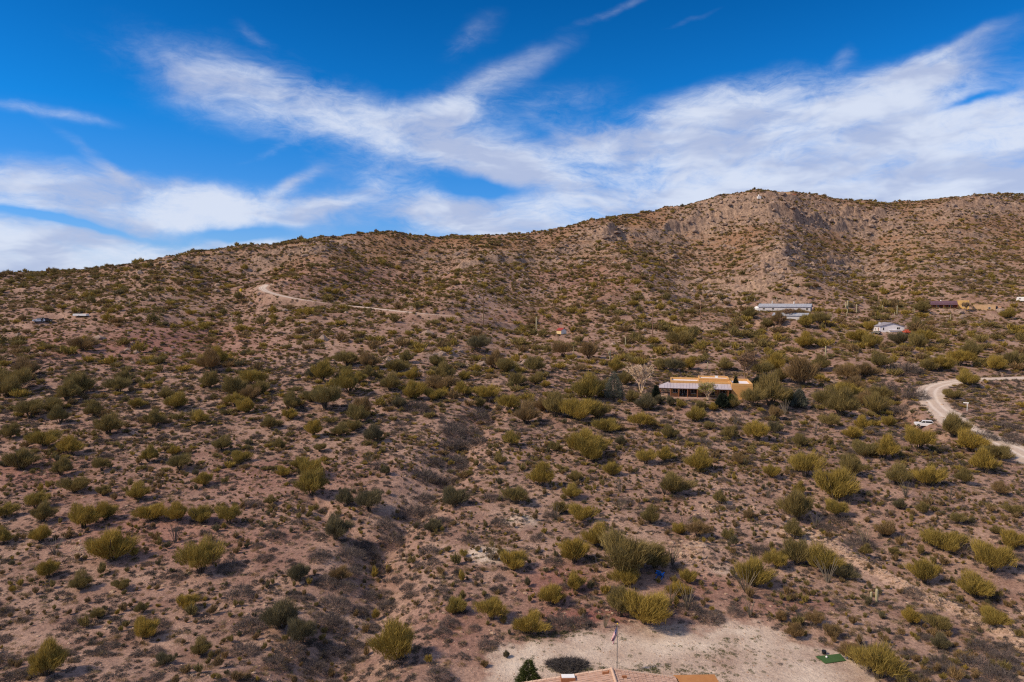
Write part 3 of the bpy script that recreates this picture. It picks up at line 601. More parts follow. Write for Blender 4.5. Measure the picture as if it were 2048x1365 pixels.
# ------------------------------------------------------------------ plants: where the photograph shows them (px, py of foot, width px, kind)
BUSH = """90 896 54 y;140 914 50 y;43 944 68 o;203 944 36 o;306 856 45 o;331 800 36 o;275 818 30 y;189 836 40 o;162 790 58 o;30 786 62 o;216 872 60 o;444 903 42 o;482 926 38 y;297 926 36 y;347 912 30 y;360 944 46 o;
410 975 42 y;275 1002 50 y;149 989 50 o;122 953 40 o;207 993 34 o;72 1020 42 y;167 1061 64 y;212 1043 50 y;302 1045 54 y;358 1045 50 y;401 1050 54 y;457 1050 50 y;85 1047 50 o;81 1086 46 y;8 1038 44 y;4 1092 40 y;225 1128 96 y;
401 1151 78 y;97 1158 46 y;160 1182 48 o;243 1182 32 o;284 1228 28 o;374 1223 48 y;196 1239 28 o;288 1282 60 y;401 1313 46 o;329 1331 36 d;90 1356 76 y;
599 941 42 y;623 958 46 y;623 995 66 y;567 956 32 y;681 1162 38 b;797 1326 104 y;909 1230 52 y;984 1244 60 y;773 951 26 d;540 1010 26 o;
1171 912 74 y;1188 928 50 y;1225 954 42 y;1291 930 40 y;1328 926 38 y;1397 947 60 y;1348 992 66 o;1082 976 56 y;1148 964 36 o;1031 1012 52 o;1122 1030 38 o;1143 999 42 y;1163 1045 52 y;1301 1050 40 o;1361 1070 36 y;1397 1078 46 b;
1150 1129 70 y;1191 1096 58 y;1252 1154 122 o;1310 1140 60 o;1026 1144 64 y;1252 1177 54 y;1148 1185 46 y;1105 1212 64 y;1290 1252 106 y;1240 1236 60 o;1376 1167 40 y;1356 1200 46 y;1455 1083 28 o;1242 893 28 d;1061 1269 62 y;1014 1316 16 d;969 1334 20 b;
1514 885 48 y;1549 870 34 d;1602 896 40 o;1730 917 50 o;1768 921 54 y;1704 880 40 y;1838 906 58 y;1905 879 64 o;1943 908 66 y;1996 923 50 o;1970 950 52 y;1543 957 40 y;1610 957 60 y;1701 955 54 o;1795 973 54 o;1856 975 58 y;1596 990 28 y;
1672 1006 94 y;1672 1036 46 y;1596 1046 74 o;1771 1075 46 b;1888 1106 68 y;1929 970 36 o;2022 1101 56 y;1984 1150 78 y;1850 1170 64 y;1952 1200 76 y;1988 1255 52 y;1587 1080 40 o;1508 1178 80 y;1552 1140 48 y;1595 1135 72 o;1648 1150 78 y;1690 1160 46 d;
1730 1112 26 o;1789 1112 26 o;1914 1050 28 o;1847 1030 30 o;1800 1020 30 d;2025 1030 34 o;1999 992 34 b;1990 1069 26 o;1757 1364 92 y;1700 1322 46 b;1824 1250 44 y;1876 1263 44 o;1588 1277 36 b;1663 1277 42 b;1630 1252 34 b;1563 1244 28 b;1880 1300 42 d;
621 806 36 o;580 823 42 o;580 841 34 y;652 823 60 o;628 875 42 y;680 875 40 o;707 864 32 o;751 888 46 d;797 817 34 d;690 752 28 o;717 769 32 y;823 762 32 y;868 803 36 y;926 796 38 y;929 762 28 y;1018 827 44 y;960 817 28 o;1052 851 56 b;1158 846 70 y;1110 838 60 o;1195 840 56 o;1330 744 38 o;1380 742 34 y;1450 744 38 o;1522 752 40 o;1548 748 42 y;1250 772 38 o;1200 790 42 o;1340 814 26 d;1362 817 24 y;1402 822 28 o;1428 824 22 y;1262 806 34 o;739 1026 56 d;671 1084 70 d;562 1261 84 d;909 1016 54 d;691 1016 40 d;865 1067 40 d;603 1290 60 d;599 1166 50 d;
1175 806 70 y;1213 868 48 y;1021 895 38 y;1090 776 24 y;1175 921 70 y;1035 776 40 o;1072 772 36 o;1011 748 46 o;810 728 34 o;871 735 40 o;956 707 44 d;1069 748 44 o;1290 824 50 d;1317 810 28 d;
1540 817 70 o;1575 812 50 o;1505 815 44 o;1605 778 74 b;1650 817 56 o;1690 800 52 y;1683 826 28 y;1390 846 46 y;1283 861 48 y;1550 840 32 b;1465 819 34 o;1720 690 46 y;1745 820 40 o;1560 765 40 o;1350 748 34 d;1230 748 40 y;1760 740 44 o;1700 752 36 y;1640 745 40 o;1860 745 40 o;1920 735 44 y;1990 745 44 y;1935 775 46 y;1905 800 34 o;
1720 862 36 y;1780 855 34 y;1660 858 34 o;1460 880 34 o;1340 880 40 o;1420 860 26 o;740 760 30 o;520 790 40 o;470 815 34 y;420 780 44 o;400 850 38 y;540 860 36 o;120 850 40 o;250 770 40 o;60 840 50 o;1110 905 30 o;1000 930 30 o;1480 930 28 b;1440 1010 30 o;1500 1040 28 b;640 905 26 o;20 880 40 o;560 900 30 o;1592 634 26 b;1560 652 34 b;1532 657 30 o;1640 652 36 o;1612 658 34 y;1500 640 34 o;1740 664 30 y;1835 668 36 o;1800 692 44 d;1850 690 40 y;1845 628 34 o;2015 640 34 y"""
GREYS = """851 965 66;821 1036 60;718 1098 56;783 1091 56;698 1118 66;667 1220 70;735 1196 44;671 1261 56;718 1227 40;705 1299 48;626 1340 56;551 1336 52;780 1220 48;841 1135 30;797 1162 34;940 1087 36;
902 871 60;929 899 60;912 929 60;956 841 50;830 823 60;891 974 50;1405 890 42;149 1255 46;1520 1107 46;1951 1340 70;1900 1350 60;2010 1330 60;2000 1362 70;1880 1332 50;1821 1315 40;1960 1305 50;1810 750 70;1770 790 60;1800 830 60;1830 800 50;1740 800 50;1970 880 46;2010 860 60;2030 890 50;1650 1060 40;1720 1095 60;1420 1240 60;1380 1225 50;1120 1255 60;1160 1250 46;
1680 1045 50;480 1200 60;500 1260 70;460 1140 50;850 1000 44;760 1150 46;690 1180 50;640 1120 50;530 1120 40;770 1060 50;890 1050 40;860 1030 44;700 1150 50;740 1120 44;650 1170 54;650 1250 60;740 1260 40;580 1310 60;490 1310 60;660 1310 54;820 1180 40;860 1110 44;1000 1050 40;1250 1010 36;980 1000 44;900 900 44;870 930 40;940 870 44;930 940 40;960 890 40"""
OCOS = """1492 1185 46;1655 1165 44;1730 1092 40;1812 996 34;1631 1054 28;1535 996 26;1345 1130 40;1240 985 28;1110 1040 30;1330 990 34;1375 1220 46;1210 1255 30;110 1110 36;1370 1060 30;1780 965 26;1570 830 30;1750 900 26;1185 1040 26;420 1110 36;350 1085 40;1745 1340 66;1600 1240 34;1500 1235 34;985 1120 34;1240 1020 24;1900 1000 26;1850 1010 28;1700 1010 26;1420 900 24;1630 870 24;1470 850 20;1340 1210 40;740 930 24;700 820 20"""
SAGS = """1695 626 25 3;1693 634 10 0;1713 627 19 0;1765 624 14 2;1794 629 18 0;1789 635 11 0;1826 626 11 0;1829 625 14 1;1660 641 16 2;1651 718 26 0;1553 603 9 0;1494 606 11 0;1509 605 8 1;1251 694 20 0;1220 721 21 2;1415 738 14 0;1073 662 28 0;1122 582 12 0;1220 568 8 1;464 645 15 0;350 600 12 1;259 613 12 0;1901 640 12 0;1944 576 9 0;1147 707 14 1;1742 1204 21 0;1753 1205 28 1;966 640 12 0;1600 600 9 0;1870 590 9 0"""
parse = lambda t: [l.split() for l in t.replace('\n', '').split(';') if l.strip()]
def pxm(p): return FPX / max(p[1] * math.cos(PITCH) + (CAMZ - p[2]) * math.sin(PITCH), 1)   # photo pixels per metre at a point
TAKEN = []   # (x, y, r) already planted
ORD = 'first second third fourth fifth sixth seventh eighth ninth tenth eleventh twelfth thirteenth fourteenth fifteenth sixteenth seventeenth eighteenth nineteenth twentieth'.split()
def ordinal(i): return ORD[i] if i < 20 else ('twenty-' + ORD[i - 20] if i < 29 else ('thirtieth' if i == 29 else ('thirty-' + ORD[i - 30] if i < 39 else ('fortieth' if i == 39 else 'forty-' + ORD[i - 40]))))
def zone(px, py):
    if px > 1780 and py < 960: return 'beside the curving dirt road'
    if py < 880 and px > 1200: return 'around the ochre flat-roofed house'
    if py > 1190 and 930 < px < 1480: return 'along the edge of the pale yard'
    if py > 1190 and px >= 1480: return 'below the stony bank right of the yard'
    if px > 1780: return 'past the stony bank in the lower right'
    if px > 1440: return 'on the stony slope right of the blue chair'
    if px > 960: return 'on the slope between ochre house and pale yard' if py > 860 else 'up the slope left of the ochre house'
    if px > 510: return 'beside the brushy gully' if py > 880 else 'on the slope above the gully head'
    return 'on the open reddish slope, lower left' if py > 1100 else ('on the reddish slope, middle left' if py > 930 else 'on the far left hillside')
TONE = {'y': 'yellow-green', 'o': 'olive-green', 'b': 'bronze-brown', 'd': 'dark green'}
MK = {'y': 'yellow', 'o': 'olive', 'b': 'brown', 'd': 'dark'}
def put(name, me, loc, rz, sc, label, cat, group, material=None, parent=None):
    o = bpy.data.objects.new(name, me)
    if material is not None: o.material_slots[0].link = 'OBJECT' if o.material_slots else None
    link(o, parent); o.location = loc; o.rotation_euler = (0, 0, rz); o.scale = sc
    if material is not None: o.material_slots[0].link = 'OBJECT'; o.material_slots[0].material = material
    return tag(o, label, cat, group)
def green_bush(loc, r, kind, label, group, i):
    rz = random.random() * 6.28; s = r / .80; v = i % 6; hz = s * random.uniform(.86, 1.06)
    e = empty('desert_bush', loc, rz, label=label, cat='bush', group=group)
    c = put('crown', CROWN[v], (0, 0, 0), 0, (s, s, hz), None, None, None, MAT[MK[kind]], e); put('stems', STEMS[v], (0, 0, 0), 0, (s, s, hz), None, None, None, None, e)
    TAKEN.append((loc[0], loc[1], r)); return e
hb = [(float(a), float(b) - .07 * float(c), float(c), k) for a, b, c, k in parse(BUSH)]
hp = cast([q[:2] for q in hb], height)
zone_members = {}
for i, q in enumerate(hb): zone_members.setdefault((zone(q[0], q[1]), q[3]), []).append((q[0], i))
LBL = {}
for (z_, k_), mem in zone_members.items():
    mem.sort()
    for j, (_, i) in enumerate(mem):
        LBL[i] = f'{ordinal(j)} {TONE[k_]} bush from the left {z_}' if len(mem) > 1 else f'only {TONE[k_]} bush {z_}'
for i, (q, p) in enumerate(zip(hb, hp)):
    green_bush((p[0], p[1], p[2] - .05), .5 * q[2] / pxm(p), q[3], LBL[i], 'bushes scattered over the near slopes', i)
N_HAND = len(hb)
hg = [(float(a), float(b) - .07 * float(c), float(c)) for a, b, c in parse(GREYS)]; gp = cast([q[:2] for q in hg], height)
n_grey = 0
def gz(px, py):
    if px < 510: return 'on the reddish slope, lower left'
    if px < 960: return 'down in the brushy gully'
    if px > 1700 and py < 930: return 'beside the curving dirt road'
    return 'on the stony slope around the yard'
gord = {}
for i in sorted(range(len(hg)), key=lambda i: hg[i][0]): gord.setdefault(gz(*hg[i][:2]), []).append(i)
for i, (q, p) in enumerate(zip(hg, gp)):
    r = .5 * q[2] / pxm(p)
    put('grey_shrub', GREY[i % 4], (p[0], p[1], p[2] - .05), random.random() * 6.28, (r, r, r * random.uniform(.8, 1.0)), f'{ordinal(gord[gz(*q[:2])].index(i))} large grey shrub from the left {gz(*q[:2])}', 'shrub', 'large grey shrubs ' + gz(q[0], q[1])); n_grey += 1
    TAKEN.append((p[0], p[1], r))
ho = [tuple(float(v) for v in q) for q in parse(OCOS)]; op = cast([q[:2] for q in ho], height); order = sorted(range(len(ho)), key=lambda i: ho[i][0])
for i, (q, p) in enumerate(zip(ho, op)):
    s = min(1.0 * q[2] / pxm(p), 4.6); put('ocotillo', OCO[i % 4], tuple(p), random.random() * 6.28, (s, s, s), f'thin wand-like ocotillo stems, {ordinal(order.index(i))} ocotillo from the left', 'ocotillo', 'ocotillos on the slopes')
hs_ = [tuple(float(v) for v in q) for q in parse(SAGS)]; spn = cast([q[:2] for q in hs_], height)
far = [i for i in range(len(hs_)) if hs_[i][1] < 1000]; order = sorted(far, key=lambda i: hs_[i][0])
for i, (q, p) in enumerate(zip(hs_, spn)):
    s = q[2] / pxm(p) * 1.02
    lab = f'tall slim saguaro on the far slope, {ordinal(order.index(i))} saguaro from the left' if i in far else ('shorter of two stout saguaros below the stony bank' if q[2] < 25 else 'taller of two stout saguaros below the stony bank')
    w = s * (1.0 if i in far else 2.0); put('saguaro', SAG[int(q[3])], tuple(p), random.random() * 6.28, (w * 1.3, w * 1.3, s), lab, 'cactus', 'saguaros')

# ------------------------------------------------------------------ plants: scattered
TK = np.array(TAKEN)
def on_cliff(x, y):
    m = np.zeros(len(x), bool)
    for P, A in CLIFF:
        if A < 5: continue
        d, s_, _ = segdist(x, y, P); q = d * s_ + 7 * fbm(x, y, 26, 3, .55, 15.) * min(1, A / 6); m |= (np.abs(q + 3) < 7) & (d < 30)
    return m
def clear_of(x, y, pad_r, houses=True):
    ok = np.ones(len(x), bool)
    d, _, _ = segdist(x, y, ROAD); ok &= d > 3.6 + pad_r
    d, s_, _ = segdist(x, y, TRACK); ok &= d > 3.0 + 1.6 * pad_r + np.where(s_ < 0, 3.0 * min(1, pad_r), 0) 
    ok &= poly_sd(x, y, PAD) > .5 + pad_r
    if houses:
        for k, (fx, fy, fz, r) in FLAT.items():
            if k != 'summit': ok &= np.hypot(x - fx, y - fy) > r * .85 + pad_r
    return ok
def scatter(n, Y0, Y1, wide=.86, power=2.0):
    t = rng.random(n); Y = (Y0 ** power + t * (Y1 ** power - Y0 ** power)) ** (1 / power); x = (rng.random(n) * 2 - 1) * wide * Y; return x, Y
def thin(x, y, r, gap=.75):
    """drop points closer than gap * (r1 + r2), largest first, on a hash grid"""
    cell = 6.0; grid = {}; keep = []
    for (tx, ty, tr) in TAKEN: grid.setdefault((int(tx // cell), int(ty // cell)), []).append((tx, ty, tr))
    for i in np.argsort(-r):
        a, b = int(x[i] // cell), int(y[i] // cell); bad = False
        for da in (-1, 0, 1):
            for db in (-1, 0, 1):
                for (tx, ty, tr) in grid.get((a + da, b + db), ()):
                    if (tx - x[i]) ** 2 + (ty - y[i]) ** 2 < (gap * (tr + r[i])) ** 2: bad = True; break
                if bad: break
            if bad: break
        if not bad: keep.append(i); grid.setdefault((a, b), []).append((x[i], y[i], r[i]))
    return np.array(keep)
def in_boxes(px, py, boxes):
    m = np.zeros(len(px), bool)
    for x0, y0, x1, y1 in boxes: m |= (px > x0) & (px < x1) & (py > y0) & (py < y1)
    return m
# open lines of sight to buildings, road and car
SIGHT = [(1205, 735, 1620, 838), (1735, 640, 1830, 690), (505, 572, 620, 615), (1505, 600, 1625, 662), (1850, 595, 2010, 648), (1105, 648, 1142, 682), (1800, 745, 2048, 862), (505, 570, 600, 612), (1935, 870, 2048, 925), (60, 628, 190, 660), (2030, 590, 2048, 620), (1505, 384, 1595, 400)]
x, y = scatter(24000, 172, 800); z = height(x.copy(), y.copy()); px, py = project(x, y, z)
cl = fbm(x, y, 30, 3, .55, 21.); gul, _, _ = segdist(x, y, GULLY3)
prob = .62 + 1.9 * cl; prob += .15 * np.exp(-(gul / 22) ** 2); prob += .12 * sstep(900, 1400, px) * sstep(560, 640, py) * sstep(800, 700, py)
prob *= 1 - .10 * sstep(560, 460, py); prob *= 1 - .7 * np.clip(rock_mask(px, py), 0, 1); prob *= 1 - .75 * np.exp(-((px - 330) / 190) ** 2 - ((py - 690) / 40) ** 2)
prob *= 1 - .6 * sstep(770, 860, py)
r = np.clip(1.55 * np.exp(.42 * rng.normal(size=len(x))), .6, 3.6) * (1 + .12 * sstep(900, 1500, px) * sstep(540, 620, py)) * (1 - .15 * sstep(540, 450, py)) * (1 + .15 * sstep(500, 300, y))
ok = (rng.random(len(x)) < prob * np.where(on_cliff(x, y), .25, 1)) & clear_of(x, y, 1.0) & ~in_boxes(px, py, SIGHT); x, y, z, r, px, py = [v[ok] for v in (x, y, z, r, px, py)]
kp = thin(x, y, r, .56); x, y, z, r, px, py = [v[kp] for v in (x, y, z, r, px, py)]
inview = (px > 10) & (px < 2038) & (py > 380)
size = np.where(inview, r / y, 0); top_i = np.argsort(-size)[:max(0, 298 - N_HAND)]; rest = np.ones(len(x), bool); rest[top_i] = False
def kindmix(px, py): return rng.choice(4, len(px), p=[.31, .39, .28, .02])
kd = kindmix(px, py)
mid_members = {}
for i in top_i: mid_members.setdefault(('yobd'[kd[i]], 'left third' if px[i] < 690 else ('centre' if px[i] < 1300 else 'right third')), []).append(i)
j = 0
for (k, side_), mem in mid_members.items():
    mem.sort(key=lambda i: px[i])
    for q_, i in enumerate(mem):
        green_bush((x[i], y[i], z[i] - .05), r[i], k, f'{ordinal(q_)} {TONE[k]} bush from the left in middle-slope scrub, {side_}', f'bushes in the middle-slope scrub', j); j += 1
# geometry-node instancer for what nobody could count
def instancer(name, pts, scl, rotz, idx, sources, label, cat):
    me = bpy.data.meshes.new(name); me.vertices.add(len(pts)); me.vertices.foreach_set('co', np.asarray(pts, np.float32).ravel())
    at = me.attributes.new('size', 'FLOAT_VECTOR', 'POINT'); at.data.foreach_set('vector', np.asarray(scl, np.float32).ravel())
    at = me.attributes.new('turn', 'FLOAT_VECTOR', 'POINT'); rv = np.zeros((len(pts), 3), np.float32); rv[:, 2] = rotz; at.data.foreach_set('vector', rv.ravel())
    at = me.attributes.new('pick', 'INT', 'POINT'); at.data.foreach_set('value', np.asarray(idx, np.int32))
    o = link(bpy.data.objects.new(name, me)); tag(o, label, cat, kind='stuff')
    c = bpy.data.collections.new(name + '_sources')
    for i, (m, mt) in enumerate(sources):
        so = bpy.data.objects.new('%s_source_%02d' % (name, i), m); c.objects.link(so)
        if mt is not None: so.material_slots[0].link = 'OBJECT'; so.material_slots[0].material = mt
    g = bpy.data.node_groups.new(name + '_scatter', 'GeometryNodeTree'); g.interface.new_socket('Geometry', in_out='INPUT', socket_type='NodeSocketGeometry'); g.interface.new_socket('Geometry', in_out='OUTPUT', socket_type='NodeSocketGeometry')
    nn = g.nodes; gi = nn.new('NodeGroupInput'); go = nn.new('NodeGroupOutput'); ip = nn.new('GeometryNodeInstanceOnPoints'); ci = nn.new('GeometryNodeCollectionInfo')
    ci.inputs['Collection'].default_value = c; ci.inputs['Separate Children'].default_value = True; ci.inputs['Reset Children'].default_value = True
    def na(nm, t): a = nn.new('GeometryNodeInputNamedAttribute'); a.data_type = t; a.inputs['Name'].default_value = nm; return a.outputs['Attribute']
    g.links.new(gi.outputs[0], ip.inputs['Points']); g.links.new(ci.outputs[0], ip.inputs['Instance']); ip.inputs['Pick Instance'].default_value = True
    g.links.new(na('pick', 'INT'), ip.inputs['Instance Index']); g.links.new(na('size', 'FLOAT_VECTOR'), ip.inputs['Scale'])
    er = nn.new('FunctionNodeEulerToRotation'); g.links.new(na('turn', 'FLOAT_VECTOR'), er.inputs[0]); g.links.new(er.outputs[0], ip.inputs['Rotation'])
    g.links.new(ip.outputs[0], go.inputs[0]); md = o.modifiers.new('scatter', 'NODES'); md.node_group = g; return o
def vec3(r, hmin, hmax): h = r * rng.uniform(hmin, hmax, len(r)); return np.stack([r, r, h], 1)
FSRC = [(m, MAT[k]) for k in ('yellow', 'olive', 'brown', 'dark') for m in FARCROWN]
x2, y2, z2, r2, k2 = [v[rest] for v in (x, y, z, r, kd)]
instancer('far_scrub', np.stack([x2, y2, z2 - .1], 1), vec3(r2, .75, 1.05), rng.random(len(x2)) * 6.28, k2 * 4 + rng.integers(0, 4, len(x2)), FSRC, 'mass of olive and bronze desert scrub covering the far hillsides', 'scrub')
print('far scrub', len(x2), 'individual bushes', N_HAND + len(top_i))
# small bushes between: brownish low plants, near and far
x, y = scatter(125000, 140, 790, power=2.0); z = height(x.copy(), y.copy()); px, py = project(x, y, z)
ok = (rng.random(len(x)) < (.62 + .9 * fbm(x, y, 20, 3, .55, 31.)) * (1 - .5 * np.clip(rock_mask(px, py), 0, 1)) * np.where(on_cliff(x, y), .3, 1)) & clear_of(x, y, .4, False) & ~in_boxes(px, py, [(1310, 770, 1510, 800), (1745, 655, 1815, 672)])
x, y, z = x[ok], y[ok], z[ok]; r = np.clip(.75 + .3 * rng.normal(size=len(x)), .35, 1.5) * (1 + .35 * sstep(300, 600, y))
kk = rng.choice(5, len(x), p=[.12, .30, .34, .06, .18]); SSRC = FSRC + [(m, None) for m in GREY]
pk = np.where(kk < 4, kk * 4 + rng.integers(0, 4, len(x)), 16 + rng.integers(0, 4, len(x)))
instancer('low_scrub', np.stack([x, y, z - .05], 1), vec3(r, .6, 1.0), rng.random(len(x)) * 6.28, pk, SSRC, 'low mixed desert undergrowth between the bushes on the far slopes', 'undergrowth')
# straw and bronze grass, thin over everything
x, y = scatter(105000, 62, 600, power=1.7); z = height(x.copy(), y.copy()); px, py = project(x, y, z)
ok = (rng.random(len(x)) < np.clip(.45 + 1.0 * fbm(x, y, 24, 4, .6, 71.), .05, 1)) & clear_of(x, y, .1, False); x, y, z = x[ok], y[ok], z[ok]; r = np.clip(.42 + .15 * rng.normal(size=len(x)), .2, .9) * (1 + .9 * sstep(150, 450, y))
instancer('dry_grass', np.stack([x, y, z - .05], 1), vec3(r, .5, .8), rng.random(len(x)) * 6.28, rng.choice(4, len(x), p=[.2, .2, .3, .3]), [(m, None) for m in STRAW] + [(m, MAT['brown']) for m in STRAW], 'thin straw and bronze dry grass between the shrubs', 'grass')
# knee-high brownish and olive shrubs on the near slopes
x, y = scatter(16000, 62, 165); z = height(x.copy(), y.copy()); px, py = project(x, y, z)
ok = (rng.random(len(x)) < (.32 + .8 * fbm(x, y, 16, 3, .55, 61.)) * (1 + .6 * sstep(900, 1300, px)) * (1 - .5 * np.exp(-((px - 1120) / 120) ** 2 - ((py - 1165) / 60) ** 2))) & clear_of(x, y, .8)
x, y, z = x[ok], y[ok], z[ok]; r = np.clip(.45 * np.exp(.4 * rng.normal(size=len(x))), .2, 1.3); kp = thin(x, y, r, .55); x, y, z, r = x[kp], y[kp], z[kp], r[kp]
kk = rng.choice(4, len(x), p=[.14, .34, .42, .10]); NSRC = [(m, MAT[k]) for k in ('yellow', 'olive', 'brown', 'dark') for m in NEARCROWN]
instancer('near_undergrowth', np.stack([x, y, z - .03], 1), vec3(r, .8, 1.2), rng.random(len(x)) * 6.28, kk * 3 + rng.integers(0, 3, len(x)), NSRC, 'knee-high bronze and olive undergrowth between the near bushes', 'undergrowth')
print('undergrowth', len(x))
# grey shrubs: thick in the gully, thin elsewhere
x, y = scatter(9000, 62, 235); z = height(x.copy(), y.copy()); px, py = project(x, y, z); dg, _, _ = segdist(x, y, GULLY); d2, sd2, _ = segdist(x, y, BERM)
cl = fbm(x, y, 14, 3, .55, 41.)
prob = .05 + .50 * np.exp(-(dg / 6.5) ** 2) * np.clip(.5 + 1.6 * fbm(x, y, 11, 2, .5, 47.), 0, 1.2) + .30 * np.clip(cl, 0, 1) + .45 * sstep(1760, 1980, px) * sstep(1150, 1320, py) + .25 * sstep(500, 200, px) * sstep(1180, 1330, py) + .10 * np.exp(-((px - 300) / 250) ** 2 - ((py - 850) / 60) ** 2)
r = np.clip(.85 + .35 * rng.normal(size=len(x)), .4, 2.0)
ok = (rng.random(len(x)) < prob) & clear_of(x, y, .5); x, y, z, r, px, py = [v[ok] for v in (x, y, z, r, px, py)]; kp = thin(x, y, r, .6); x, y, z, r, px, py = [v[kp] for v in (x, y, z, r, px, py)]
iv = (px > 5) & (px < 2043) & (py < 1362); top_i = np.argsort(-np.where(iv, r / y, 0))[:max(0, 298 - n_grey)]; rest = np.ones(len(x), bool); rest[top_i] = False
for j, i in enumerate(top_i):
    zz = gz(px[i], py[i]); put('grey_shrub', GREY[j % 4], (x[i], y[i], z[i] - .04), random.random() * 6.28, (r[i], r[i], r[i] * random.uniform(.7, 1.0)), f'smaller leafless grey twiggy shrub {zz}', 'shrub', 'leafless grey shrubs ' + zz)
instancer('grey_brush', np.stack([x, y, z - .04], 1)[rest], vec3(r[rest], .7, 1.0), rng.random(rest.sum()) * 6.28, rng.integers(0, 4, rest.sum()), [(m, None) for m in GREY], 'leafless grey brush filling the gully and hollows', 'brush')
print('grey rest', rest.sum())
# tufts: small dark dry plants dotted over the near ground
x, y = scatter(70000, 58, 250, power=1.45); z = height(x.copy(), y.copy()); px, py = project(x, y, z); sdp = poly_sd(x, y, PAD)
prob = np.clip(.52 + .9 * fbm(x, y, 9, 3, .6, 51.), .04, 1) * np.where(sdp < .3, .045, 1) * (1 - .5 * np.exp(-((px - 1120) / 80) ** 2 - ((py - 1165) / 36) ** 2))
ok = (rng.random(len(x)) < prob); d, _, _ = segdist(x, y, ROAD); ok &= d > 3.2
fx, fy, fz, fr = FLAT['ochre']; ok &= np.hypot(x - fx, y - fy) > fr * .8
x, y, z, px, py, sdp = [v[ok] for v in (x, y, z, px, py, sdp)]; r = np.clip(.30 + .14 * rng.normal(size=len(x)), .12, .75) * np.where(sdp < 0, .6, 1.0) * (1 + .5 * sstep(110, 220, y))
iv = (px > 5) & (px < 2043) & (py < 1362) & (sdp > 1); top_i = np.argsort(-np.where(iv, r / y, 0))[:290]; rest = np.ones(len(x), bool); rest[top_i] = False
def tz(px, py): return 'left of the gully' if px < 700 else ('between gully and pale yard' if px < 1100 else 'right of the gully, above the yard')
for j, i in enumerate(top_i):
    zz = tz(px[i], py[i]); put('dry_tuft', TUFT[j % 4], (x[i], y[i], z[i] - .02), random.random() * 6.28, (r[i], r[i], r[i] * .9), f'small dark dry tuft on pinkish soil {zz}', 'tuft', 'small dark dry tufts ' + zz)
pk = np.where(rng.random(len(x)) < .80, rng.integers(0, 4, len(x)), rng.integers(4, 8, len(x))); pk = np.where((sdp < 0) & (rng.random(len(x)) < .7), rng.integers(4, 6, len(x)), pk)
instancer('dry_groundcover', np.stack([x, y, z - .02], 1)[rest], vec3(r[rest], .7, 1.0), rng.random(rest.sum()) * 6.28, pk[rest], [(m, None) for m in TUFT + WEED + STRAW], 'countless small dry tufts and weeds dotting the ground', 'ground cover')
# weeds in bands at the yard's edges
wx, wy = [], []
for (cx, cy, sx, sy, n) in ((1110, 1268, 45, 5, 120), (1165, 1343, 30, 4, 60), (1300, 1338, 45, 8, 120), (1460, 1305, 25, 18, 50), (1420, 1345, 40, 8, 60), (1300, 1290, 160, 22, 90), (1520, 1300, 80, 25, 90), (1060, 1275, 25, 4, 60), (1120, 1338, 40, 5, 50)):
    q = cast(np.stack([rng.normal(cx, sx, n), rng.normal(cy, sy, n)], 1), height); wx.append(q)
wq = np.concatenate(wx); instancer('yard_weeds', wq - [0, 0, .02], vec3(np.clip(.2 + .1 * rng.normal(size=len(wq)), .08, .5), .5, .8), rng.random(len(wq)) * 6.28, rng.integers(0, 2, len(wq)), [(m, None) for m in WEED], 'low green weeds in patches around the pale yard', 'weeds')
# stones
x, y = scatter(9000, 58, 240, power=1.6); z = height(x.copy(), y.copy()); r = np.clip(.06 + .07 * rng.exponential(size=len(x)), .05, .45)
bp = np.array(BERM); q = rng.integers(0, len(bp) - 1, 900); t = rng.random(900)[:, None]; bpt = bp[q, :2] * (1 - t) + bp[q + 1, :2] * t + rng.normal(0, .8, (900, 2))
x = np.concatenate([x, bpt[:, 0]]); y = np.concatenate([y, bpt[:, 1]]); r = np.concatenate([r, np.clip(.08 + .08 * rng.exponential(size=900), .05, .34)])
ex = cast(np.concatenate([rng.normal([1375, 1100], [22, 18], (140, 2)), rng.normal([1420, 1020], [40, 10], (90, 2)), rng.normal([1600, 1065], [34, 8], (80, 2)), rng.normal([160, 1100], [14, 10], (60, 2)), rng.normal([1640, 1072], [20, 6], (50, 2))]), height)
x = np.concatenate([x, ex[:, 0]]); y = np.concatenate([y, ex[:, 1]]); r = np.concatenate([r, np.clip(.11 + .11 * rng.exponential(size=len(ex)), .07, .5)]); z = height(x.copy(), y.copy()); sdp = poly_sd(x, y, PAD); r = np.where(sdp < 1, np.minimum(r, .10), r)
instancer('rubble', np.stack([x, y, z], 1), vec3(r, .7, 1.1), rng.random(len(x)) * 6.28, rng.integers(0, 3, len(x)), [(m, None) for m in STONE], 'loose tan stones and rubble strewn over the near slopes', 'rubble')
x, y = scatter(42000, 240, 790); z = height(x.copy(), y.copy()); px, py = project(x, y, z); rm = rock_mask(px, py)
ok = (rng.random(len(x)) < .07 + .9 * rm + .25 * np.clip(fbm(x, y, 40, 4, .6, 12.), 0, 1)) & clear_of(x, y, .2, True); x, y, z, rm = x[ok], y[ok], z[ok], rm[ok]; r = np.clip(.35 + .5 * rng.exponential(size=len(x)) * (1 + .8 * rm), .2, 3.2)
instancer('hillside_rubble', np.stack([x, y, z - .1 * r], 1), vec3(r, .7, 1.2), rng.random(len(x)) * 6.28, rng.integers(0, 4, len(x)), [(m, None) for m in ROCKM], 'grey mauve boulders and ledges breaking out of the rocky hillside', 'rubble')
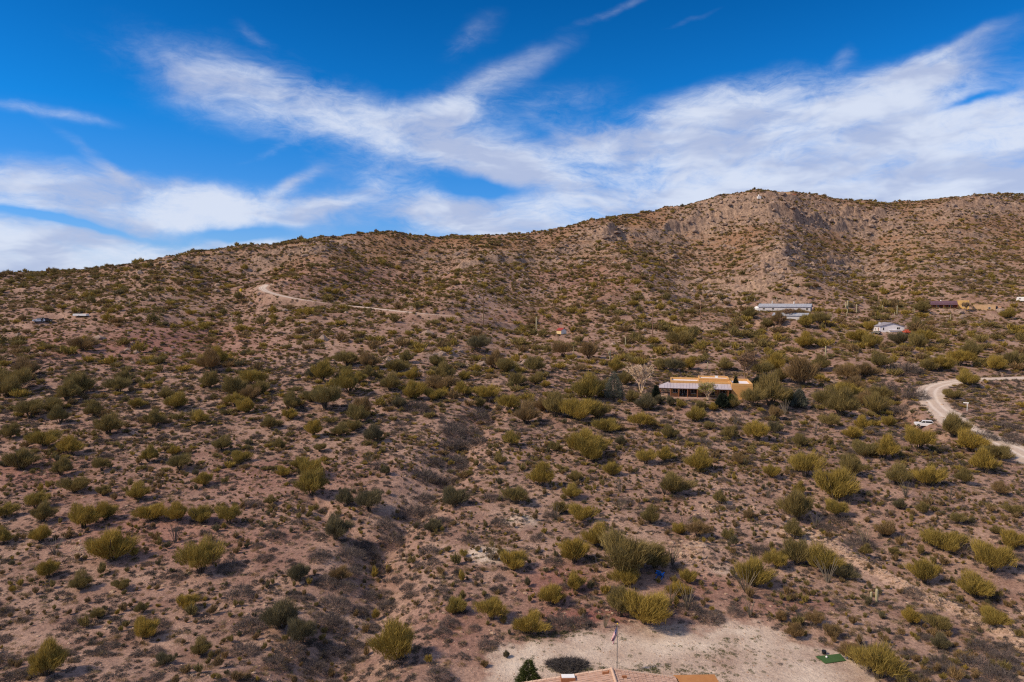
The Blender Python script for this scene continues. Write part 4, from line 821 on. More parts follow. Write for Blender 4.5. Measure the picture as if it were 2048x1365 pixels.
# ------------------------------------------------------------------ buildings and things
PT = dict(
    ochre=wear('ochre_stucco', (.50, .265, .095), (.58, .325, .125), .5, .9, bump=.03), ochre_top=wear('ochre_parapet_cap', (.60, .35, .14), (.52, .29, .11), 1.2, .9),
    whiteroof=wear('white_roof_coating', (.70, .66, .70), (.80, .76, .80), .4, .6), porch=wear('lavender_grey_metal', (.40, .35, .38), (.52, .46, .49), .5, .5, .1),
    redwood=wear('red_brown_wood', (.20, .075, .035), (.28, .115, .055), 2.0), glass=mat('dark_window_glass', (.012, .016, .024), .08, 0, .6), frame=mat('pale_window_frame', (.62, .58, .54), .6),
    slab=wear('pink_concrete', (.42, .28, .22), (.50, .35, .28), .9), white=wear('white_siding', (.60, .58, .60), (.70, .68, .70), .6, .8), bright=wear('bright_white_paint', (.78, .77, .76), (.70, .69, .68), 1, .6),
    greyroof=wear('grey_metal_roof', (.30, .31, .35), (.40, .41, .45), .5, .5, .2), shingle=wear('grey_shingles', (.20, .19, .22), (.29, .27, .30), 1.0, .9, bump=.03), bluegrey=wear('pale_blue_grey_siding', (.42, .42, .45), (.52, .51, .53), .7, .8),
    purple=wear('purple_brown_roof', (.105, .055, .070), (.150, .080, .095), .6, .6), brick=wear('brick_red_wall', (.26, .085, .055), (.33, .12, .075), 1.3), yellow=wear('yellow_stucco', (.58, .36, .12), (.66, .43, .17), .6), tan=wear('tan_stucco', (.43, .28, .16), (.52, .35, .21), .7), salmon=wear('salmon_stucco', (.52, .28, .18), (.58, .34, .22), .8),
    redroof=wear('dark_red_roof', (.22, .028, .022), (.30, .045, .032), .9, .6), cream=wear('cream_boards', (.62, .46, .24), (.70, .54, .31), 1.5), paleboard=wear('pale_boards', (.66, .60, .54), (.74, .69, .63), 1.5),  # cream: ranch door colour, and warm sunlight painted on the shed's left wall
    tile=wear('pink_tan_roof_tile', (.37, .225, .165), (.50, .34, .27), 1.6, .85), tilecap=wear('tan_ridge_tile', (.50, .33, .24), (.58, .42, .32), 2.0), stucco=wear('tan_house_stucco', (.46, .34, .25), (.52, .40, .30), .8), deckroof=wear('rust_brown_roof_deck', (.34, .145, .050), (.42, .20, .075), 1.2, .8),
    rust=wear('rusty_vent', (.38, .16, .07), (.28, .11, .05), 4), pole=wear('weathered_pole_wood', (.15, .085, .055), (.22, .13, .085), 1.5), steel=mat('galvanised_steel', (.42, .42, .43), .4, .8), black=mat('black_plastic', (.015, .015, .016), .5),
    turf=wear('artificial_turf', (.040, .085, .026), (.055, .11, .036), 6, .9, bump=.02), blue=wear('blue_plastic', (.012, .13, .50), (.02, .17, .58), 3, .5), tyre=mat('tyre_rubber', (.02, .02, .02), .9), carwhite=mat('white_car_paint', (.74, .74, .75), .25, 0, .5), carsilver=mat('silver_car_paint', (.40, .40, .42), .3, .5, .5), carred=mat('faded_red_car_paint', (.45, .08, .035), .4, 0, .4), cardark=mat('dark_car_paint', (.03, .03, .035), .25, 0, .5),
    lamp=mat('headlight_lens', (.8, .8, .8), .1, 0, .6), redlamp=mat('tail_lens', (.35, .01, .01), .2), flagred=mat('flag_red', (.40, .018, .03), .8), flagwhite=mat('flag_white', (.72, .70, .70), .8), flagblue=mat('flag_blue', (.02, .03, .13), .8), yellowpaint=mat('yellow_paint', (.75, .52, .03), .5),
)
def face(k): x, y = FLAT[k][0], FLAT[k][1]; return -math.atan2(x, y)
def window(par, x, z, w, h, y, side='y', sgn=-1, panes=2, name='window'):
    """framed window standing 6 cm proud of a wall at coordinate y; frame and panes are sub-parts"""
    d = .06 * sgn
    def bx(m, a0, a1, z0, z1, o0, o1):
        lo, hi = min(y + o0 * sgn, y + o1 * sgn), max(y + o0 * sgn, y + o1 * sgn)
        return m.box(a0, a1, lo, hi, z0, z1) if side == 'y' else m.box(lo, hi, a0, a1, z0, z1)
    m = MB(); f = .09
    bx(m, x - w / 2, x + w / 2, z, z + f, -.02, .07); bx(m, x - w / 2, x + w / 2, z + h - f, z + h, -.02, .07); bx(m, x - w / 2, x - w / 2 + f, z + f, z + h - f, -.02, .07); bx(m, x + w / 2 - f, x + w / 2, z + f, z + h - f, -.02, .07)
    for i in range(1, panes): c = x - w / 2 + w * i / panes; bx(m, c - .04, c + .04, z + f, z + h - f, -.02, .065)
    o = m.build(name, PT['frame'], par)
    for i in range(panes):
        a, b = x - w / 2 + w * i / panes + .06, x - w / 2 + w * (i + 1) / panes - .06
        bx(MB(), a, b, z + .07, z + h - .07, .0, .03).build('pane', PT['glass'], o)
    return o
def door(par, x, z, w, h, y, m_, side='y', sgn=-1):
    lo, hi = sorted((y - .02 * sgn, y + .06 * sgn)); m = MB(); m.box(x - w / 2, x + w / 2, lo, hi, z, z + h) if side == 'y' else m.box(lo, hi, x - w / 2, x + w / 2, z, z + h); o = m.build('door', m_, par)
    lo, hi = sorted((y + .05 * sgn, y + .11 * sgn)); m = MB(); m.box(x + w * .32, x + w * .40, lo, hi, z + h * .45, z + h * .52) if side == 'y' else m.box(lo, hi, x + w * .32, x + w * .40, z + h * .45, z + h * .52); m.build('handle', PT['steel'], o)
def parapet_block(par, x0, x1, y0, y1, z0, zroof, ztop, wallm, roofm, capm, t=.35):
    MB().box(x0, x1, y0, y1, z0, zroof).build('wall', wallm, par)
    m = MB(); m.box(x0, x1, y0, y0 + t, zroof, ztop).box(x0, x1, y1 - t, y1, zroof, ztop).box(x0, x0 + t, y0 + t, y1 - t, zroof, ztop).box(x1 - t, x1, y0 + t, y1 - t, zroof, ztop); m.build('parapet', capm, par, bevel=.06)
    MB().box(x0 + t, x1 - t, y0 + t, y1 - t, zroof + .004, zroof + .05).build('roof', roofm, par)
def gable(par, x0, x1, y0, y1, eave, apex, axis, wallm, roofm, over=.45, z0=-.6, thick=.14, ribs=0):
    """walls with gable ends and a pitched roof whose two slopes are parts; axis = ridge direction"""
    if axis == 'y':
        c = (x0 + x1) / 2; MB().prism([(x0, z0), (x1, z0), (x1, eave), (c, apex), (x0, eave)], y0, y1, 'y').build('wall', wallm, par); s = (apex - eave) / (x1 - c)
        for sg, e in ((-1, x0), (1, x1)):
            ex = e + sg * over; ez = eave - s * over + .01; MB().prism([(ex, ez), (c, apex + .01), (c, apex + thick + .03), (ex, ez + thick)], y0 - over, y1 + over, 'y').build('roof', roofm, par)
    else:
        c = (y0 + y1) / 2; MB().prism([(y0, z0), (y1, z0), (y1, eave), (c, apex), (y0, eave)], x0, x1, 'x').build('wall', wallm, par); s = (apex - eave) / (y1 - c)
        for sg, e in ((-1, y0), (1, y1)):
            ey = e + sg * over; ez = eave - s * over + .01; r = MB().prism([(ey, ez), (c, apex + .01), (c, apex + thick + .03), (ey, ez + thick)], x0 - over, x1 + over, 'x').build('roof', roofm, par)
            for k in range(ribs):
                xx = x0 - over + .3 + (x1 - x0 + 2 * over - .6) * k / (ribs - 1); MB().hexa([(xx - .05, ey, ez + thick - .01), (xx + .05, ey, ez + thick - .01), (xx + .05, c, apex + thick + .02), (xx - .05, c, apex + thick + .02), (xx - .05, ey, ez + thick + .05), (xx + .05, ey, ez + thick + .05), (xx + .05, c, apex + thick + .08), (xx - .05, c, apex + thick + .08)]).build('roof_rib', roofm, r)

# ochre adobe house
fx, fy, fz, _ = FLAT['ochre']; rz = face('ochre') + R(3)
e = empty('adobe_house', (fx, fy, fz), rz, label='ochre flat-roofed adobe house with white roof and long metal porch', cat='house')
parapet_block(e, -10.6, -2.0, -1.0, 8.0, -.5, 3.55, 4.15, PT['ochre'], PT['whiteroof'], PT['ochre_top'])
parapet_block(e, -1.997, 7.0, -1.0, 3.2, -.5, 3.45, 3.95, PT['ochre'], PT['ochre_top'], PT['ochre_top'])
parapet_block(e, -1.99, 7.03, 3.203, 10.2, -.5, 4.05, 4.55, PT['ochre'], PT['whiteroof'], PT['ochre_top'])
parapet_block(e, 7.036, 13.0, -4.6, 8.6, -2.2, 3.45, 4.1, PT['ochre'], PT['whiteroof'], PT['ochre_top'])
e.scale = (.98, 1, 1.14)
pr = MB().hexa([(-14.0, -5.6, 2.55), (7.033, -5.6, 2.55), (7.033, -1.003, 3.42), (-11.2, -1.003, 3.42), (-14.0, -5.6, 2.63), (7.033, -5.6, 2.63), (7.033, -1.003, 3.50), (-11.2, -1.003, 3.50)]).hexa([(-14.0, -5.6, 2.55), (-11.2, -1.003, 3.42), (-11.2, 1.5, 3.42), (-14.0, 1.5, 2.55), (-14.0, -5.6, 2.63), (-11.2, -1.003, 3.50), (-11.2, 1.5, 3.50), (-14.0, 1.5, 2.63)]).build('porch_roof', PT['porch'], e)
for k in range(22):
    xx = -12.5 + .92 * k; yb = -1.01 if xx > -11.2 else -1.01 - (-11.2 - xx) * 1.64; zb = 3.50 - (-1.01 - yb) * .189
    MB().hexa([(xx, -5.6, 2.625), (xx + .06, -5.6, 2.625), (xx + .06, yb, zb), (xx, yb, zb), (xx, -5.6, 2.69), (xx + .06, -5.6, 2.69), (xx + .06, yb, zb + .06), (xx, yb, zb + .06)]).build('seam', PT['porch'], pr)
MB().box(-14.2, 7.0, -5.9, -1.01, -.5, .25).box(-14.2, -10.61, -1.01, 2.0, -.5, .25).build('porch_floor', PT['slab'], e)
for xx in (-13.6, -10.6, -8.2, -5.6, -2.8, 0.0, 3.0, 6.0): MB().box(xx - .12, xx + .12, -5.45, -5.21, .25, 2.56).build('post', PT['redwood'], e)
MB().box(-14, 7.0, -5.5, -5.16, 2.38, 2.545).build('beam', PT['redwood'], e)
r_ = MB().box(-10.5, -8.3, -5.4, -5.3, 1.05, 1.13).build('railing', PT['redwood'], e)
for k in range(9): MB().box(-10.35 + .24 * k, -10.27 + .24 * k, -5.38, -5.32, .25, 1.05).build('baluster', PT['redwood'], r_)
window(e, -9.2, .9, 1.4, 1.3, -1.0); window(e, -6.7, .35, 2.2, 2.1, -1.0, panes=3); window(e, -3.6, .8, 1.9, 1.5, -1.0, panes=2); window(e, 1.2, .5, 2.4, 1.9, -1.0, panes=3); window(e, 4.8, .8, 1.8, 1.5, -1.0)
door(e, -.8, .27, 1.1, 2.1, -1.0, PT['redwood']); door(e, -4.95, .27, .95, 2.1, -1.0, PT['redwood']); window(e, 11.6, .0, .9, 1.1, -4.6, panes=1); window(e, 2.0, .8, 1.2, 1.2, 13.0, 'x', 1)
MB().box(3.0, 3.8, 6.0, 6.8, 4.10, 4.9).build('roof_vent', PT['bright'], e)
for k, (lx, ly) in enumerate(((-7.4, -3.6), (-6.2, -3.8))):   # porch chairs
    w = Matrix.Rotation(rz, 4, 'Z') @ Vector((lx, ly, .25)); c = empty('porch_chair', (fx + w.x, fy + w.y, fz + w.z), rz + .3, label=('left' if k == 0 else 'right') + ' one of two dark chairs on the ochre house porch', cat='chair', group='porch chairs')
    MB().box(-.3, .3, -.3, .3, .42, .50).build('seat', PT['black'], c); MB().box(-.3, .3, .24, .32, .5, 1.1).build('backrest', PT['black'], c)
    for sx in (-1, 1):
        for sy in (-1, 1): MB().box(sx * .26 - .03, sx * .26 + .03, sy * .24 - .03, sy * .24 + .03, 0, .42).build('leg', PT['black'], c)

# white gabled house
fx, fy, fz, _ = FLAT['white']; e = empty('gabled_house', (fx, fy, fz), face('white') + R(17), label='white gabled house with grey roof among bushes', cat='house')
gable(e, -5.4, 5.4, -4.5, 8, 2.9, 4.5, 'y', PT['white'], PT['shingle'], over=.4, z0=-1.6)
window(e, 2.7, 1.45, 1.5, 1.1, -4.5); window(e, -3.9, 1.0, .7, 1.4, -4.5, panes=1); window(e, 1.2, -.6, 2.4, 1.0, -5.0, panes=3, name='patio_door')
MB().box(-1.4, 3.4, -5.0, -4.503, -1.6, 1.0).build('bay', PT['bright'], e); MB().box(-1.6, 3.6, -5.4, -4.504, 1.003, 1.15).build('bay_roof', PT['white'], e)
door(e, -2.0, 0.1, .95, 2.1, -5.4, PT['redwood'], 'x', -1); window(e, 2.2, .9, 1.2, 1.1, -5.4, 'x', -1); MB().box(-4.0, -3.3, 2.0, 2.7, 3.2, 4.6).build('chimney', PT['white'], e)

# long pale metal buildings
fx, fy, fz, _ = FLAT['longhigh']; e = empty('long_barn', (fx, fy, fz), face('longhigh') + R(-9), label='long pale blue-grey metal barn half hidden by bare trees', cat='barn')
gable(e, -13.8, 13.8, -3.4, 3.4, 2.8, 4.3, 'x', PT['bluegrey'], PT['greyroof'], ribs=12)
for xx in (-11, -6, 8, 12): window(e, xx, 1.0, 1.3, 1.1, -3.4)
door(e, -1.8, -.2, 1.6, 2.3, 13.8, PT['shingle'], 'x', 1); door(e, 1.0, -.2, 1.6, 2.3, 13.8, PT['shingle'], 'x', 1); MB().tube([(-7, -.3, 4.4), (-7, -.3, 6.2)], [.25, .18], 8).build('chimney', PT['bright'], e); MB().tube([(4.8, -.5, 4.4), (4.8, -.5, 5.7)], [.3, .3], 8).build('roof_vent', PT['bright'], e)
fx, fy, fz, _ = FLAT['longlow']; e = empty('long_shed', (fx, fy, fz), face('longlow') + R(-14), label='shorter pale metal shed below the long barn', cat='shed')
gable(e, -8.3, 8.3, -2.8, 2.8, 2.4, 3.5, 'x', PT['bluegrey'], PT['greyroof'], ribs=9)
window(e, 5.2, .8, .9, 1.3, -2.8); window(e, -3, .8, 1.2, 1.0, -2.8); door(e, 0, -.2, 1.2, 2.1, 8.3, PT['white'], 'x', 1)
p = cast([(1515, 621)], height)[0]; m = MB(); m.add([(2.2 * math.cos(a), 2.2 * math.sin(a), z) for z, in ((-.3,), (1.5,)) for a in np.linspace(0, 2 * math.pi, 17)[:-1]] + [(.9 * math.cos(a), .9 * math.sin(a), 2.5) for a in np.linspace(0, 2 * math.pi, 17)[:-1]], [(i, (i + 1) % 16, 16 + (i + 1) % 16, 16 + i) for i in range(16)] + [(16 + i, 16 + (i + 1) % 16, 32 + (i + 1) % 16, 32 + i) for i in range(16)] + [tuple(range(32, 48))])
e = empty('water_tank', tuple(p), label='small white domed water tank beside the long barn', cat='tank'); m.build('tank_body', PT['bright'], e); MB().tube([(0, 0, 2.4), (0, 0, 2.75)], [.35, .3], 10).build('lid', PT['steel'], e)

# purple-roofed house with yellow tower, tan block, little salmon block
fx, fy, fz, _ = FLAT['purple']; e = empty('ranch_house', (fx, fy, fz), face('purple') + R(4), label='ranch house with purple-brown porch roof and yellow end block', cat='house')
gable(e, -7.6, 6.0, -1.5, 6.5, 3.1, 4.3, 'x', PT['brick'], PT['purple'], over=.5, ribs=11); MB().hexa([(-8.2, -4.8, 2.2), (6.0, -4.8, 2.2), (6.0, -1.6, 2.9), (-8.2, -1.6, 2.9), (-8.2, -4.8, 2.32), (6.0, -4.8, 2.32), (6.0, -1.6, 3.02), (-8.2, -1.6, 3.02)]).build('porch_roof', PT['purple'], e)
for xx in (-7.8, -4.4, -1, 2.4, 5.6): MB().box(xx - .1, xx + .1, -4.6, -4.4, -.3, 2.24).build('post', PT['redwood'], e)
parapet_block(e, 6.006, 11.4, -3.2, 5.5, -.8, 4.2, 4.7, PT['yellow'], PT['whiteroof'], PT['yellow']); window(e, -4, .9, 1.8, 1.3, -1.5); window(e, 2.6, .9, 1.8, 1.3, -1.5); door(e, -.6, -.1, 1.1, 2.2, -1.5, PT['cream']); window(e, 8.6, 1.2, 1.4, 1.2, -3.2); MB().box(-2.4, -1.8, 2.2, 2.8, 3.9, 5.0).build('chimney', PT['bright'], e)
fx, fy, fz, _ = FLAT['tan']; e = empty('block_house', (fx, fy, fz), face('tan') + R(2), label='plain tan flat-roofed block house with one small dark window', cat='house')
parapet_block(e, -5.3, 5.3, -3, 4, -.9, 3.0, 3.35, PT['tan'], PT['whiteroof'], PT['tan']); window(e, 2.4, .9, 1.2, 1.1, -3, panes=1); door(e, -.8, -.3, 1.0, 2.1, -3, PT['tan']); MB().box(5.303, 6.4, -1.5, 2.5, -.5, 2.4).build('lean_to', PT['cardark'], e)
fx, fy, fz, _ = FLAT['small']; e = empty('pump_house', (fx, fy, fz), face('small') + R(-6), label='little salmon outbuilding with slanted roof, right of tan house', cat='shed')
MB().prism([(-1.9, -1.2), (1.9, -.9), (1.9, 2.5), (-1.9, 2.9)], -1.6, 1.6, 'y').build('wall', PT['salmon'], e); MB().prism([(-2.1, 2.92), (2.1, 2.48), (2.1, 2.6), (-2.1, 3.04)], -1.8, 1.8, 'y').build('roof', PT['tan'], e); door(e, .5, -.6, .8, 1.9, -1.6, PT['redwood'])

# red-roofed shed, corner on
fx, fy, fz, _ = FLAT['shed']; e = empty('garden_shed', (fx, fy, fz), face('shed') + R(38), label='small cream shed with dark red roof on the open slope', cat='shed')
gable(e, -1.55, 1.55, -1.8, 1.8, 2.15, 3.1, 'y', PT['paleboard'], PT['redroof'], over=.3, z0=.28, thick=.08)
for k in range(6): MB().box(-1.60, -1.553, -1.8 + .6 * k + .02, -1.8 + .6 * k + .58, .3, 2.12).build('board', PT['cream'], e)  # warm sunlight on the left wall, put into the colour of these boards
door(e, 0, .32, 1.3, 1.75, -1.8, PT['paleboard'])
for sx in (-1, 0, 1): MB().box(sx * 1.2 - .12, sx * 1.2 + .12, -1.8, 1.8, -.3, .28).build('skid', PT['pole'], e)

# hilltop: long low house and small white shrine-like tank
fx, fy, fz, _ = FLAT['summit']; e = empty('hilltop_house', (fx, fy + 4, fz), face('summit'), label='long low brown house on the rocky summit', cat='house')
parapet_block(e, -9.5, 9.5, -3.5, 4.5, -2.0, 3.0, 3.6, PT['tan'], PT['slab'], PT['tan']); MB().box(9.503, 15, -2.5, 4, -2.5, 1.8).build('annex', PT['brick'], e)
for xx in (-6, -1, 4): window(e, xx, .8, 2.4, 1.4, -3.5, panes=2)
p = cast([(1518, 396)], height)[0]; e = empty('white_monument', tuple(p), label='tiny white structure with pointed top near the summit', cat='monument'); MB().box(-1.7, 1.7, -1.2, 1.2, -.8, 1.5).build('base', PT['bright'], e); MB().tube([(-.2, 0, 1.4), (-.2, 0, 2.4), (-.2, 0, 3.6)], [.7, .55, .12], 8).build('spire', PT['bright'], e)
fx, fy, fz, _ = FLAT['camper']; e = empty('camper_trailer', (fx, fy, fz), face('camper'), label='white rounded camper trailer at the right picture edge', cat='trailer')
MB().prism([(-3.1, .6), (3.1, .6), (3.3, 1.5), (3.0, 2.7), (2.4, 3.0), (-2.4, 3.0), (-3.0, 2.7), (-3.3, 1.5)], -1.15, 1.15, 'y').build('body', PT['bright'], e, bevel=.15); window(e, -1.6, 1.6, 1.1, .7, -1.15, panes=1); window(e, .9, 1.6, 1.3, .7, -1.15, panes=1); door(e, 2.3, .75, .7, 1.8, -1.15, PT['white'])
for sx in (-.5, .5):
    for sy in (-1, 1): MB().tube([(sx, sy * 1.0 - .12, .38), (sx, sy * 1.0 + .12, .38)], [.38, .38], 14).build('wheel', PT['tyre'], e)

# tiled house at the lower edge of the picture; the ridge runs towards the camera
p = cast([(1223, 1336)], lambda x, y: np.full_like(x, 4.6), y0=30)[0]; HX, HY = p[0], p[1]; dep, zr, sl = 15.0, 4.6, .15; HW = {-1: 9.0, 1: 6.15}
e = empty('tiled_house', (HX, HY, 0.0), R(1.5), label='pink-tan tiled roof house at the lower picture edge', cat='house')
MB().prism([(-HW[-1] + .7, -.3), (HW[1] - .7, -.3), (HW[1] - .7, zr - sl * (HW[1] - .7) - .3), (0, zr - .3), (-HW[-1] + .7, zr - sl * (HW[-1] - .7) - .3)], -dep, -.7, 'y').build('wall', PT['stucco'], e)
for sg in (-1, 1):
    hw = HW[sg]; rf = MB().prism([(0, zr - .14), (sg * hw, zr - sl * hw - .14), (sg * hw, zr - sl * hw - .28), (0, zr - .28)], -dep - .5, 0, 'y').build('roof', PT['slab'], e)
    m = MB(); rows = int(hw / .375); cols = 46; tw = (dep + .5) / cols; tl = hw / rows
    for i in range(rows):
        for j in range(cols):
            x0 = sg * (i * tl); x1 = sg * ((i + 1) * tl + .05); y0 = -dep - .5 + j * tw + .012; y1 = y0 + tw - .024; za = zr - sl * abs(x0); zb = zr - sl * abs(x1) + .045; jz = random.uniform(-.008, .012); ym = (y0 + y1) / 2
            V = [(x0, y0, za - .12 + jz), (x0, ym, za - .055 + jz), (x0, y1, za - .12 + jz), (x1, y0, zb - .12 + jz), (x1, ym, zb - .055 + jz), (x1, y1, zb - .12 + jz), (x1, y0, zb - .17), (x1, y1, zb - .17)]
            m.add(V, [(0, 1, 4, 3), (1, 2, 5, 4), (3, 4, 5, 7, 6)])
    t_ = m.build('roof_tiles', PT['tile'], e); t_['kind'] = 'stuff'
    MB().box(sg * hw - .05, sg * hw + .05, -dep - .5, 0, zr - sl * hw - .32, zr - sl * hw - .1).build('fascia', PT['redwood'], e)
m = MB()
for j in range(36): y0 = -dep - .5 + j * (dep + .5) / 36; m.tube([(0, y0, zr - .05), (0, y0 + .46, zr - .03)], [.15, .13], 8)
m.build('ridge_cap', PT['tilecap'], e)
for sg in (-1, 1):
    m = MB(); hw = HW[sg]
    for j in range(20): a, b = j * hw / 20, (j + 1) * hw / 20; m.hexa([(sg * a, -.22, zr - sl * a - .06), (sg * b, -.22, zr - sl * b - .10), (sg * b, .03, zr - sl * b - .10), (sg * a, .03, zr - sl * a - .06), (sg * a, -.22, zr - sl * a + .02), (sg * b, -.22, zr - sl * b - .01), (sg * b, .03, zr - sl * b - .01), (sg * a, .03, zr - sl * a + .02)])
    m.build('rake_cap', PT['tilecap'], e)
sk = MB().box(-4.95, -3.6, -1.05, -.32, zr - sl * 4.9 - .2, zr - sl * 4.4 + .28).build('skylight', PT['rust'], e); MB().box(-4.9, -3.65, -1.0, -.37, zr - sl * 4.4 + .284, zr - sl * 4.4 + .33).build('skylight_dome', PT['bright'], sk)
MB().box(-1.0, -.4, -.85, -.7, zr - .35, zr + .06).tube([(-.42, -.78, zr - .1), (-.42, -.78, zr + .2)], [.07, .07], 6).build('roof_vent', PT['rust'], e); MB().box(.75, 1.2, -1.5, -1.35, zr - .5, zr + .02).build('roof_vent', PT['rust'], e)
for yy in (-12, -7.5, -3): window(e, yy, 1.0, 1.6, 1.3, HW[1] - .7, 'x', 1)
MB().box(6.2, 10.25, -4.5, .72, 3.3, 3.42).build('patio_roof', PT['deckroof'], e)
for xx, yy in ((10.05, .5), (10.05, -4.3)): MB().box(xx - .1, xx + .1, yy - .1, yy + .1, -.3, 3.3).build('patio_post', PT['redwood'], e)

# flagpole and flag
p = cast([(1234, 1347)], height)[0]; ppm = pxm(p); PH = 90 / ppm / .89; e = empty('flagpole', tuple(p), label='thin grey flagpole standing in the pale yard', cat='flagpole')
MB().tube([(0, 0, -.3), (0, 0, PH * .5), (0, 0, PH)], [.06, .05, .035], 8).build('pole', PT['steel'], e); MB().tube([(0, 0, PH), (0, 0, PH + .06), (0, 0, PH + .12)], [.05, .075, .03], 8).build('finial', PT['yellowpaint'], e)
f = empty('flag', (p[0], p[1], p[2] + PH), label='American flag hanging limp from the flagpole', cat='flag')
def flagpt(s, t):   # s along the fly 0..1, t down the hoist 0..1; the cloth hangs in folds
    w = .09 * math.sin(7 * t + 5 * s) * s; return Vector((-.05 - .60 * s * (1 - .35 * t) - .05 * math.sin(9 * t) * s, w + .10 * math.sin(11 * t + 2 * s) * s, -.22 - .95 * t - 1.45 * s ** 1.1 * (1 - .25 * t)))
for k in range(13):
    m = MB(); n = 14; t0, t1 = k / 13, (k + 1) / 13; s0 = .4 if k < 7 else 0.0
    ss = [s0 + (1 - s0) * i / n for i in range(n + 1)]; V = [flagpt(s, t0) for s in ss] + [flagpt(s, t1) for s in ss] + [flagpt(s, t0) + Vector((0, .008, 0)) for s in ss] + [flagpt(s, t1) + Vector((0, .008, 0)) for s in ss]; q = n + 1
    m.add(V, [(i, i + 1, q + i + 1, q + i) for i in range(n)] + [(2 * q + i, 3 * q + i, 3 * q + i + 1, 2 * q + i + 1) for i in range(n)]); m.build('stripe', PT['flagred' if k % 2 == 0 else 'flagwhite'], f)
m = MB(); n = 8; V = [flagpt(.4 * i / n, 7 / 13 * j / n) for j in range(n + 1) for i in range(n + 1)]; m.add(V, [(j * 9 + i, j * 9 + i + 1, j * 9 + i + 10, j * 9 + i + 9) for j in range(n) for i in range(n)]); cn = m.build('canton', PT['flagblue'], f)
m = MB()
for r_i in range(9):
    for c_i in range(6 if r_i % 2 == 0 else 5):
        s = .4 * ((c_i + .5 + (.5 if r_i % 2 else 0)) / 6); t = 7 / 13 * (r_i + .7) / 9.6
        for off_ in (-.006, .012):
            a = [flagpt(s + .013 * math.cos(q_ * math.pi / 5 + .3) * (1 if q_ % 2 else .42), t + .02 * math.sin(q_ * math.pi / 5 + .3) * (1 if q_ % 2 else .42)) + Vector((0, off_, 0)) for q_ in range(10)]; m.add(a, [tuple(range(10))])
m.build('stars', PT['flagwhite'], cn)

# turf mat, ball, pot; charred brush; blue chair
q = cast([(1631, 1314), (1680, 1308), (1692, 1322), (1651, 1328)], height); c = q.mean(0); m = MB(); m.hexa([(a[0] - c[0], a[1] - c[1], -.02) for a in q[::-1]] + [(a[0] - c[0], a[1] - c[1], .045) for a in q[::-1]]); o = m.build('turf_mat', PT['turf']); o.location = (c[0], c[1], c[2] + .03); tag(o, 'rectangle of bright green artificial turf on the pale yard', 'turf mat')
me = bpy.data.meshes.new('ball'); bm = bmesh.new(); bmesh.ops.create_uvsphere(bm, u_segments=14, v_segments=8, radius=.12); bm.to_mesh(me); bm.free(); me.materials.append(PT['bright']); w = cast([(1653, 1317)], height)[0]; o = link(bpy.data.objects.new('ball', me)); o.location = (w[0], w[1], w[2] + .19); tag(o, 'small white ball lying on the green turf', 'ball')
w = cast([(1648, 1308)], height)[0]; e = empty('plant_pot', tuple(w), label='round black pot at the far edge of the turf', cat='pot'); MB().tube([(0, 0, -.02), (0, 0, .18), (0, 0, .36)], [.17, .25, .22], 14).build('bowl', PT['black'], e); MB().tube([(0, 0, .34), (0, 0, .40)], [.26, .26], 14).build('rim', PT['black'], e)
w = cast([(1135, 1332)], height)[0]; g_ = np.random.default_rng(77); n_ = 2600; a_ = g_.random(n_) * 6.283; rr_ = np.sqrt(g_.random(n_)) * (1 + .15 * np.sin(3 * a_)); P_ = np.stack([2.25 * rr_ * np.cos(a_), 1.5 * rr_ * np.sin(a_), .75 * np.clip(1 - rr_, 0, 1) ** .8 * g_.random(n_) + .03], 1); D_ = g_.normal(size=(n_, 3)) * [1, 1, .35]; D_[:, 2] = np.abs(D_[:, 2])
o = link(bpy.data.objects.new('brush_pile', sliver_mesh('brush_pile', P_, D_, .35 + .6 * g_.random(n_), .03 + .035 * g_.random(n_), g_, MAT['ash']))); o.location = (w[0], w[1], w[2]); tag(o, 'low dark pile of charred cut brush on the pale yard', 'brush pile')
w = cast([(1319, 1157)], height)[0]; e = empty('garden_chair', tuple(w), R(150), label='bright blue slatted garden chair standing beside the bushes', cat='chair'); k_ = 1.25
def ch(m): return m
for i in range(5): MB().hexa([((-.26 + .11 * i) * k_, -.02 * k_, .32 * k_), ((-.17 + .11 * i) * k_, -.02 * k_, .32 * k_), ((-.17 + .11 * i) * k_, .36 * k_, 1.0 * k_), ((-.26 + .11 * i) * k_, .36 * k_, 1.0 * k_), ((-.26 + .11 * i) * k_, -.05 * k_, .34 * k_), ((-.17 + .11 * i) * k_, -.05 * k_, .34 * k_), ((-.17 + .11 * i) * k_, .33 * k_, 1.02 * k_), ((-.26 + .11 * i) * k_, .33 * k_, 1.02 * k_)]).build('back_slat', PT['blue'], e)
for i in range(5): MB().box(-.28 * k_, .28 * k_, (-.55 + .11 * i) * k_, (-.46 + .11 * i) * k_, (.40 - .02 * i) * k_, (.43 - .02 * i) * k_).build('seat_slat', PT['blue'], e)
for sx in (-1, 1):
    MB().box(sx * .36 * k_ - .07 * k_, sx * .36 * k_ + .07 * k_, -.62 * k_, .22 * k_, .58 * k_, .61 * k_).build('armrest', PT['blue'], e); MB().box(sx * .31 * k_ - .03, sx * .31 * k_ + .03, -.58 * k_, -.46 * k_, 0, .58 * k_).build('leg', PT['blue'], e); MB().hexa([(sx * .31 * k_ - .025, -.5 * k_, .24 * k_), (sx * .31 * k_ + .025, -.5 * k_, .24 * k_), (sx * .31 * k_ + .025, .5 * k_, 0), (sx * .31 * k_ - .025, .5 * k_, 0), (sx * .31 * k_ - .025, -.5 * k_, .40 * k_), (sx * .31 * k_ + .025, -.5 * k_, .40 * k_), (sx * .31 * k_ + .025, .5 * k_, .1 * k_), (sx * .31 * k_ - .025, .5 * k_, .1 * k_)]).build('leg', PT['blue'], e)

